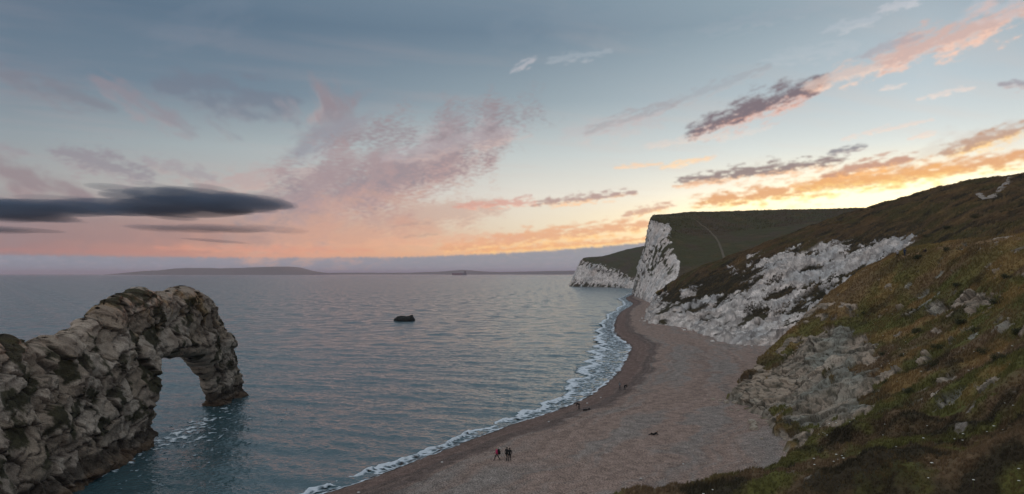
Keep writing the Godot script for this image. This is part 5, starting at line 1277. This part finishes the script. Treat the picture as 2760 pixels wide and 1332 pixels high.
func make_surf() -> void:
	var nz := noise(151, 1.0, 4)
	var lace := cells(152, 0.55, FastNoiseLite.RETURN_DISTANCE2_SUB)
	var white := plain(Color.WHITE, 0.75)
	white.vertex_color_use_as_albedo = true; white.cull_mode = BaseMaterial3D.CULL_DISABLED
	# along the shore, from the water's edge outwards; how wide the wash is changes along the bay
	var row: Array = BEACH[2]
	var out_row: Array = BEACH[0]
	var us := PackedFloat32Array()
	for k in 1700: us.append(1.0 + pow(k / 1699.0, 1.0) * 16.0)
	var nv := 64
	var pos := PackedVector3Array()
	var col := PackedColorArray()
	var live := PackedByteArray()
	for j in nv:
		for i in us.size():
			var u := us[i]
			var p := along(row, u)
			var away := (along(out_row, u) - p)
			away.y = 0.0
			away = away.normalized()
			var wide := 2.0 + 2.5 * smoothstep(3.0, 5.5, u) + 9.0 * exp(-pow((u - 8.2) / 1.7, 2.0)) + 3.5 * smoothstep(9.0, 13.0, u)
			wide *= 0.85 + 0.6 * nz.get_noise_2d(u * 1.9, 3.0)
			var f := j / float(nv - 1)
			var edge := nz.get_noise_2d(u * 2.6, 90.0) * 1.1 + nz.get_noise_2d(u * 9.0, 40.0) * 0.35
			var d := -1.6 + edge + f * (wide + 2.0)
			var q := p + away * d
			var h: float = sea_height(q.x, q.z, 0.4) * 0.8
			# the breaking crest along the outer edge
			var crest := exp(-pow((f - 0.80) / 0.08, 2.0)) * 0.35
			var floor_ := -d * 0.2
			q.y = maxf(h * smoothstep(-1.0, 4.0, d), floor_ if d < 0.0 else -9.0) + 0.05 + crest * smoothstep(0.0, 0.4, nz.get_noise_2d(u * 3.0, 11.0) + 0.3)
			pos.append(q)
			var net := 1.0 - smoothstep(0.0, 0.42, clampf(lace.get_noise_2d(q.x * 1.1, q.z * 1.1) + 1.0, 0, 1))
			var body := nz.get_noise_2d(q.x * 0.30, q.z * 0.30) * 0.8 + 0.7 * nz.get_noise_2d(q.x * 1.1, q.z * 1.1)
			var k := body * 0.8 + net * 0.55 + smoothstep(0.16, 0.0, f) * 0.7 + exp(-pow((f - 0.80) / 0.10, 2.0)) * 0.75 - smoothstep(0.86, 1.0, f) * 0.9 + 0.02
			live.append(1 if k > 0.10 else 0)
			col.append(lin(0.10, 0.15, 0.18).lerp(lin(0.66, 0.71, 0.77), smoothstep(0.10, 0.85, k + 0.3 * nz.get_noise_2d(q.x * 3.0, q.z * 3.0))))
	var nu := us.size()
	var m := grid_mesh(pos, grid_normals(pos, nu, nv, true), col, nu, nv, true, live)
	var o := obj("surf_foam", m, white)
	o.set_meta("kind", "stuff"); o.set_meta("label", "white foam of the waves running along the beach"); o.set_meta("category", "foam")
	# around the foot of the arch and the rock
	var pos2 := PackedVector3Array()
	var live2 := PackedByteArray()
	var col2 := PackedColorArray()
	var n2 := 190
	for j in 420:
		for i in n2:
			var x := -62.0 + i * 0.11
			var z := -(88.0 + j * 0.16)
			pos2.append(Vector3(x, sea_height(x, z, 0.4) + 0.05, z))
			var foot := absf(x + 56.2 + 1.2 * nz.get_noise_2d(z * 0.25, 1.0))
			var near := exp(-foot * foot / 6.0) * (1.0 if absf(z + 112.0) < 26.0 else 0.55)
			var gap := exp(-pow((z + 122.0) / 9.0, 2.0)) * exp(-pow((x + 52.0) / 5.0, 2.0))
			var net := 1.0 - smoothstep(0.0, 0.35, clampf(lace.get_noise_2d(x * 1.2, z * 0.9) + 1.0, 0, 1))
			var k := near * 0.42 + gap * 0.30 + nz.get_noise_2d(x * 0.5, z * 0.4) * 0.75 + net * 0.30
			live2.append(1 if k > 0.60 else 0)
			col2.append(lin(0.18, 0.24, 0.28).lerp(lin(0.80, 0.84, 0.88), smoothstep(0.58, 1.05, k)))
	var o2 := obj("surf_foam", grid_mesh(pos2, grid_normals(pos2, n2, 420, false), col2, n2, 420, false, live2), white)
	o2.set_meta("kind", "stuff"); o2.set_meta("label", "thin foam drifting round the foot of the arch"); o2.set_meta("category", "foam")

# ---------------------------------------------------------------- people and small things
func soft_body(bones: Array, cell: float, blend: float) -> ArrayMesh:
	# bones: [from, to, radius from, radius to, colour]; one skin over all of them
	var lo := Vector3(1e9, 1e9, 1e9)
	var hi := -lo
	for q in bones:
		var r := maxf(q[2], q[3]) + cell * 2.0
		for e in 2:
			lo = lo.min(q[e] - Vector3.ONE * r); hi = hi.max(q[e] + Vector3.ONE * r)
	var nx := int((hi.x - lo.x) / cell) + 2
	var ny := int((hi.y - lo.y) / cell) + 2
	var nz := int((hi.z - lo.z) / cell) + 2
	var field := PackedFloat32Array()
	var who := PackedInt32Array()
	var near := PackedFloat32Array()
	field.resize(nx * ny * nz); who.resize(nx * ny * nz); near.resize(nx * ny * nz)
	field.fill(1.0); near.fill(9.0)
	for b in bones.size():
		var q: Array = bones[b]
		var a: Vector3 = q[0]
		var d: Vector3 = q[1] - a
		var dd := maxf(d.length_squared(), 1e-9)
		var r0: float = q[2]
		var r1: float = q[3]
		var m := maxf(r0, r1) + blend + cell * 2.0
		var p0 := ((a.min(q[1]) - Vector3.ONE * m - lo) / cell).floor()
		var p1 := ((a.max(q[1]) + Vector3.ONE * m - lo) / cell).ceil()
		for z in range(maxi(0, int(p0.z)), mini(nz, int(p1.z) + 1)):
			for y in range(maxi(0, int(p0.y)), mini(ny, int(p1.y) + 1)):
				for x in range(maxi(0, int(p0.x)), mini(nx, int(p1.x) + 1)):
					var p := lo + Vector3(x, y, z) * cell - a
					var t := clampf(p.dot(d) / dd, 0.0, 1.0)
					var s := (p - d * t).length() - lerpf(r0, r1, t)
					var k := (z * ny + y) * nx + x
					if s < near[k]:
						near[k] = s; who[k] = b
					var f := field[k]
					var h := clampf(0.5 + 0.5 * (s - f) / blend, 0.0, 1.0)
					field[k] = lerpf(s, f, h) - blend * h * (1.0 - h)
	var vert := {}
	var pos := PackedVector3Array()
	var col := PackedColorArray()
	var idx := PackedInt32Array()
	for z in nz - 1:
		for y in ny - 1:
			for x in nx - 1:
				var k := (z * ny + y) * nx + x
				var sum := Vector3.ZERO
				var n := 0
				var inside := 0
				for c in 8:
					var kc := k + (c & 1) + ((c >> 1) & 1) * nx + ((c >> 2) & 1) * nx * ny
					if field[kc] < 0.0: inside += 1
				if inside == 0 or inside == 8: continue
				for c in 8:
					for ax in 3:
						if c & (1 << ax): continue
						var c2 := c | (1 << ax)
						var fa := field[k + (c & 1) + ((c >> 1) & 1) * nx + ((c >> 2) & 1) * nx * ny]
						var fb := field[k + (c2 & 1) + ((c2 >> 1) & 1) * nx + ((c2 >> 2) & 1) * nx * ny]
						if (fa < 0.0) == (fb < 0.0): continue
						var t := fa / (fa - fb)
						var pa := Vector3(c & 1, (c >> 1) & 1, (c >> 2) & 1)
						var pb := Vector3(c2 & 1, (c2 >> 1) & 1, (c2 >> 2) & 1)
						sum += pa.lerp(pb, t); n += 1
				vert[k] = pos.size()
				pos.append(lo + (Vector3(x, y, z) + sum / n) * cell); col.append(bones[who[k]][4])
	for z in range(1, nz - 1):
		for y in range(1, ny - 1):
			for x in range(1, nx - 1):
				var k := (z * ny + y) * nx + x
				var inn := field[k] < 0.0
				for ax in 3:
					var step_: int = [1, nx, nx * ny][ax]
					if inn == (field[k + step_] < 0.0): continue
					var s1: int = [nx, nx * ny, 1][ax]
					var s2: int = [nx * ny, 1, nx][ax]
					if not (vert.has(k) and vert.has(k - s1) and vert.has(k - s2) and vert.has(k - s1 - s2)): continue
					var a: int = vert[k]
					var b: int = vert[k - s1]
					var c: int = vert[k - s1 - s2]
					var d: int = vert[k - s2]
					if inn: idx.append_array(PackedInt32Array([a, c, b, a, d, c]))
					else: idx.append_array(PackedInt32Array([a, b, c, a, c, d]))
	var nrm := PackedVector3Array()
	nrm.resize(pos.size())
	for t in range(0, idx.size(), 3):
		var g := (pos[idx[t + 2]] - pos[idx[t]]).cross(pos[idx[t + 1]] - pos[idx[t]])
		for e in 3: nrm[idx[t + e]] += g
	for k in nrm.size(): nrm[k] = nrm[k].normalized()
	var arr := []
	arr.resize(Mesh.ARRAY_MAX)
	arr[Mesh.ARRAY_VERTEX] = pos; arr[Mesh.ARRAY_NORMAL] = nrm; arr[Mesh.ARRAY_COLOR] = col; arr[Mesh.ARRAY_INDEX] = idx
	var m := ArrayMesh.new()
	m.add_surface_from_arrays(Mesh.PRIMITIVE_TRIANGLES, arr)
	return m
# A person from joints in metres, +z the way they face: hip, chest, neck, head, then left and right shoulder to hand and hip to toe.
func person(label: String, at: Vector3, turn: float, j: Dictionary, top: Color, legs: Color, hair: Color) -> Node3D:
	var o := thing("person", label, "person", at, turn)
	var skin := lin(0.42, 0.27, 0.20)
	var shoe := lin(0.03, 0.03, 0.03)
	var hip: Vector3 = j.hip
	var chest: Vector3 = j.chest
	var neck: Vector3 = j.neck
	var head: Vector3 = j.head
	var up := (head - neck).normalized()
	var look: Vector3 = j.get("look", Vector3(0, 0, 1))
	look = (look - up * look.dot(up)).normalized()
	var side := up.cross(look)
	var q := [[hip, chest, 0.135, 0.15, top], [chest, neck, 0.12, 0.07, top], [neck, head, 0.055, 0.055, skin],
		[head - up * 0.05 + look * 0.02, head + up * 0.045, 0.078, 0.092, skin], [head + look * 0.09 - up * 0.02, head + look * 0.115 - up * 0.03, 0.012, 0.014, skin],
		[head + side * 0.09, head + side * 0.095 - up * 0.02, 0.018, 0.015, skin], [head - side * 0.09, head - side * 0.095 - up * 0.02, 0.018, 0.015, skin],
		[j.arms[0][0], j.arms[1][0], 0.075, 0.075, top], [j.legs[0][0], j.legs[1][0], 0.115, 0.115, legs]]
	for a in j.arms:
		q.append([a[0], a[1], 0.062, 0.050, top]); q.append([a[1], a[2], 0.048, 0.036, top])
		var d: Vector3 = (a[2] - a[1]).normalized()
		var w := d.cross(Vector3(0.3, 0.2, 1).normalized()).normalized()
		q.append([a[2], a[2] + d * 0.08, 0.03, 0.032, skin])
		for f in 4:
			var base: Vector3 = a[2] + d * 0.085 + w * (f - 1.5) * 0.021
			var curl := d.cross(w) * 0.02
			var ln: float = [0.040, 0.046, 0.043, 0.034][f]
			q.append([base, base + d * ln + curl * 0.5, 0.0095, 0.009, skin]); q.append([base + d * ln + curl * 0.5, base + d * ln * 1.7 + curl * 1.6, 0.009, 0.008, skin])
		q.append([a[2] + d * 0.03 + w * 0.03, a[2] + d * 0.07 + w * 0.062, 0.011, 0.009, skin])
	for l in j.legs:
		q.append([l[0], l[1], 0.095, 0.065, legs]); q.append([l[1], l[2], 0.062, 0.042, legs]); q.append([l[2], l[3], 0.045, 0.036, shoe])
	var mat := plain(Color.WHITE, 0.85)
	mat.vertex_color_use_as_albedo = true
	obj("body", soft_body(q, 0.026, 0.035), mat, o)
	var cap := plain(Color.WHITE, 0.8)
	cap.vertex_color_use_as_albedo = true
	obj("hair", soft_body([[head + up * 0.03 - look * 0.02, head + up * 0.055 - look * 0.015, 0.095, 0.095, hair], [head - look * 0.045, head - up * 0.07 - look * 0.05, 0.075, 0.05, hair]], 0.022, 0.03), cap, o)
	return o
func stand(stride: float, lean: float, swing: float) -> Dictionary:
	var hip := Vector3(0, 0.93, 0)
	var chest := hip + Vector3(0, 0.40, lean * 0.40)
	var neck := chest + Vector3(0, 0.14, lean * 0.14)
	var head := neck + Vector3(0, 0.17, lean * 0.10 + 0.03)
	var j := {"hip": hip, "chest": chest, "neck": neck, "head": head, "arms": [], "legs": []}
	for s in [-1.0, 1.0]:
		var sh := chest + Vector3(s * 0.19, 0.09, 0)
		var el := sh + Vector3(s * 0.06, -0.29, -s * swing * 0.18)
		j.arms.append([sh, el, el + Vector3(s * 0.0, -0.23, -s * swing * 0.10 + 0.08)])
		var hp := hip + Vector3(s * 0.09, -0.02, 0)
		var kn := hp + Vector3(s * 0.01, -0.42, s * stride * 0.24 + 0.05)
		var an := kn + Vector3(0, -0.41, s * stride * 0.20 - 0.06 - absf(stride) * 0.05)
		an.y = 0.08
		j.legs.append([hp, kn, an, an + Vector3(s * 0.02, -0.04, 0.17)])
	return j
func make_small() -> void:
	var black := lin(0.012, 0.012, 0.014)
	var j := stand(0.9, 0.12, 0.8)
	person("person in a pink top walking left with a black backpack", nearest(s_beach, Vector3(-2.1, 0, -99.6), true), -PI / 2 - 0.3, j, lin(0.55, 0.05, 0.14), black, lin(0.35, 0.28, 0.22))
	var packm := plain(Color.WHITE, 0.85)
	packm.vertex_color_use_as_albedo = true
	var pk := obj("backpack", soft_body([[Vector3(0, 1.02, -0.30), Vector3(0, 1.45, -0.24), 0.17, 0.15, black], [Vector3(0, 0.98, -0.40), Vector3(0, 1.22, -0.38), 0.11, 0.12, black], [Vector3(-0.1, 1.50, -0.22), Vector3(0.1, 1.50, -0.22), 0.10, 0.10, black], [Vector3(-0.17, 1.08, -0.28), Vector3(0.17, 1.08, -0.28), 0.09, 0.09, black]], 0.03, 0.05), packm)
	pk.position = nearest(s_beach, Vector3(-2.1, 0, -99.6), true); pk.rotation.y = -PI / 2 - 0.3
	tag(pk, "large black backpack worn by the person in pink", "backpack")
	person("left person of the close black-clad pair on the beach", nearest(s_beach, Vector3(-0.7, 0, -99.0), true), 2.6, stand(0.6, 0.05, 0.5), black, black, black)
	person("right person of the close black-clad pair on the beach", nearest(s_beach, Vector3(-0.18, 0, -98.6), true), 3.0, stand(-0.5, 0.03, 0.4), black, black, black)
	person("person in a pale grey top far along the beach", nearest(s_beach, Vector3(23.6, 0, -162.0), true), 2.0, stand(0.6, 0.05, 0.5), lin(0.24, 0.24, 0.25), lin(0.05, 0.05, 0.06), black)
	# bending forward from the hip
	var bend := stand(0.3, 0.0, 0.0)
	bend.chest = bend.hip + Vector3(0, 0.13, 0.38); bend.neck = bend.chest + Vector3(0, 0.0, 0.14); bend.head = bend.neck + Vector3(0, -0.02, 0.16); bend.look = Vector3(0, -1, 0.3)
	for s in 2:
		var sx := -0.19 if s == 0 else 0.19
		var sh: Vector3 = bend.chest + Vector3(sx, 0.0, 0.06)
		bend.arms[s] = [sh, sh + Vector3(0, -0.27, 0.06), sh + Vector3(0, -0.50, 0.12)]
	person("person in black stooping beside the pale grey walker", nearest(s_beach, Vector3(24.3, 0, -161.0), true), 1.2, bend, black, black, black)
	person("person in black stooping near the water's edge", nearest(s_beach, Vector3(12.5, 0, -139.5), true), -PI / 2, bend.duplicate(true), black, black, black)
	# resting on the shingle, leaning back with knees drawn up
	var lie := {"hip": Vector3(0, 0.13, 0), "chest": Vector3(0, 0.30, -0.36), "neck": Vector3(0, 0.40, -0.46), "head": Vector3(0, 0.52, -0.54), "look": Vector3(0, 0.3, 1), "arms": [], "legs": []}
	for s in [-1.0, 1.0]:
		lie.arms.append([Vector3(s * 0.19, 0.36, -0.40), Vector3(s * 0.28, 0.16, -0.58), Vector3(s * 0.26, 0.05, -0.36)])
		lie.legs.append([Vector3(s * 0.09, 0.12, 0.02), Vector3(s * 0.11, 0.36 if s > 0 else 0.16, 0.40), Vector3(s * 0.11, 0.07, 0.72 if s > 0 else 0.84), Vector3(s * 0.12, 0.09, 0.92 if s > 0 else 1.0)])
	person("person in black lying back on the open shingle", nearest(s_beach, Vector3(21.9, 0, -114.5), true), -PI / 2 + 0.15, lie, black, black, black)
	# bags by the water
	var bag := obj("bag", soft_body([[Vector3(-0.3, 0.13, 0), Vector3(0.3, 0.14, 0), 0.15, 0.16, black], [Vector3(-0.12, 0.30, 0), Vector3(0.12, 0.30, 0), 0.025, 0.025, black], [Vector3(-0.3, 0.25, 0), Vector3(-0.12, 0.30, 0), 0.025, 0.025, black], [Vector3(0.3, 0.25, 0), Vector3(0.12, 0.30, 0), 0.025, 0.025, black]], 0.03, 0.03), packm)
	bag.position = nearest(s_beach, Vector3(13.6, 0, -136.5), true)
	tag(bag, "black holdall lying on the shingle by the stooping person", "bag")
	var bag2 := obj("bag", soft_body([[Vector3(-0.12, 0.12, 0), Vector3(0.14, 0.13, 0), 0.14, 0.15, black], [Vector3(0, 0.26, -0.05), Vector3(0.05, 0.33, 0), 0.09, 0.07, black]], 0.03, 0.05), packm)
	bag2.position = nearest(s_beach, Vector3(14.3, 0, -137.2), true)
	tag(bag2, "small black rucksack next to the black holdall", "bag")
	# on the headland path
	person("person in a dark blue coat on the headland crest path", nearest(s_near, WALKER_A, false), 2.4, stand(0.4, 0.05, 0.4), lin(0.03, 0.045, 0.09), lin(0.03, 0.04, 0.07), black)
	person("person in a pale top and black trousers on the headland crest path", nearest(s_near, WALKER_B, false), 2.9, stand(0.5, 0.03, 0.4), lin(0.35, 0.34, 0.35), black, lin(0.3, 0.2, 0.15))
	var sit := {"hip": Vector3(0, 0.14, 0), "chest": Vector3(0, 0.50, -0.06), "neck": Vector3(0, 0.63, -0.03), "head": Vector3(0, 0.79, 0.02), "arms": [], "legs": []}
	for s in [-1.0, 1.0]:
		sit.arms.append([Vector3(s * 0.19, 0.57, -0.06), Vector3(s * 0.24, 0.36, 0.12), Vector3(s * 0.08, 0.36, 0.32)])
		sit.legs.append([Vector3(s * 0.09, 0.14, 0.02), Vector3(s * 0.12, 0.44, 0.30), Vector3(s * 0.11, 0.08, 0.48), Vector3(s * 0.12, 0.05, 0.65)])
	person("person in dark clothes sitting on the headland crest", nearest(s_near, WALKER_C, false), -1.9, sit, black, lin(0.03, 0.02, 0.02), black)
	# ---------------- fence posts on the skyline
	var pm := fresh(); rod(pm, Vector3(0, -0.3, 0), Vector3(0, 1.35, 0), 0.10, 0.085, 7); rod(pm, Vector3(0, 1.35, 0), Vector3(0, 1.42, 0), 0.085, 0.03, 7)
	var post := pm.commit()
	var wood := plain(lin(0.06, 0.05, 0.04))
	var rank := ["leftmost", "second from left", "middle", "second from right", "rightmost"]
	for k in POSTS.size():
		var o := obj("fence_post", post, wood)
		o.position = nearest(s_hill, POSTS[k], false)
		tag(o, "%s of five thin wooden posts on the right hill skyline" % rank[k], "fence post", "fence posts along the hill crest")
	# ---------------- fallen chalk and rock at the foot of the cliffs
	var lumps := []
	var bn := noise(171, 1.6, 3)
	for k in 5:
		var sp := SphereMesh.new()
		sp.radius = 0.5; sp.height = 1.0; sp.radial_segments = 14; sp.rings = 8
		var ar := sp.get_mesh_arrays()
		var pts: PackedVector3Array = ar[Mesh.ARRAY_VERTEX]
		for i in pts.size():
			var d := pts[i]
			d = d * (1.0 + 0.55 * bn.get_noise_3d(d.x * 1.6 + k * 9.0, d.y * 1.6, d.z * 1.6))
			pts[i] = d.clamp(Vector3(-0.40, -0.36, -0.42), Vector3(0.42, 0.34, 0.38)) * Vector3(1.15, 0.85, 1.0)
		ar[Mesh.ARRAY_VERTEX] = pts; ar[Mesh.ARRAY_NORMAL] = null; ar[Mesh.ARRAY_TANGENT] = null
		var am := ArrayMesh.new()
		am.add_surface_from_arrays(Mesh.PRIMITIVE_TRIANGLES, ar)
		lumps.append(am)
	var chalky := plain(lin(0.70, 0.65, 0.61), 0.95)
	var tan_ := plain(lin(0.36, 0.31, 0.25), 0.95)
	for k in 44:
		var u := rng.randf_range(0.9, 7.0)
		var at := along(HILL[1], u)
		at += Vector3(rng.randf_range(-7.0, 0.5), 0, rng.randf_range(0.0, 7.0)) * sqrt(rng.randf())
		var o := obj("chalk_boulder", lumps[rng.randi() % 5], chalky)
		var sz := 0.5 + 1.7 * pow(rng.randf(), 2.2)
		o.position = nearest(s_beach, at, true) + Vector3(rng.randf_range(-0.8, 0.8), sz * 0.16, rng.randf_range(-0.8, 0.8)); o.rotation.y = rng.randf() * TAU; o.scale = Vector3.ONE * sz
		tag(o, "white chalk boulder fallen at the foot of the broken white cliff", "boulder", "chalk boulders below the middle cliff")
	for k in 16:
		var at := along(NEAR[5], rng.randf_range(0.0, 3.2)) + Vector3(rng.randf_range(-4.0, 0.0), 0, rng.randf_range(-1.0, 3.0))
		var o := obj("rock_boulder", lumps[rng.randi() % 5], tan_)
		var sz := 0.4 + 1.1 * pow(rng.randf(), 2.0)
		o.position = nearest(s_beach, at, true) + Vector3(0, sz * 0.16, 0); o.rotation.y = rng.randf() * TAU; o.scale = Vector3.ONE * sz
		tag(o, "tan boulder on the shingle below the near rock face", "boulder", "boulders below the near headland")
	# ---------------- pale stones on the wet shingle
	var stone := noise(161, 2.2, 3)
	for k in STONES.size():
		var q: Array = STONES[k]
		var s := SphereMesh.new()
		s.radius = 0.5; s.height = 1.0; s.radial_segments = 14; s.rings = 8
		var arr := s.get_mesh_arrays()
		var vs: PackedVector3Array = arr[Mesh.ARRAY_VERTEX]
		for i in vs.size(): vs[i] = vs[i] * Vector3(1.0, 0.55, 0.8) * (1.0 + 0.35 * stone.get_noise_3d(vs[i].x + k * 5.0, vs[i].y, vs[i].z)) * float(q[2])
		arr[Mesh.ARRAY_VERTEX] = vs
		var m := ArrayMesh.new()
		m.add_surface_from_arrays(Mesh.PRIMITIVE_TRIANGLES, arr)
		var o := obj("pale_stone", m, plain(lin(0.6, 0.58, 0.56)))
		o.position = nearest(s_beach, Vector3(q[0], 0, q[1]), true) + Vector3(0, 0.10, 0)
		tag(o, q[3], "stone", "white stones on the shingle")
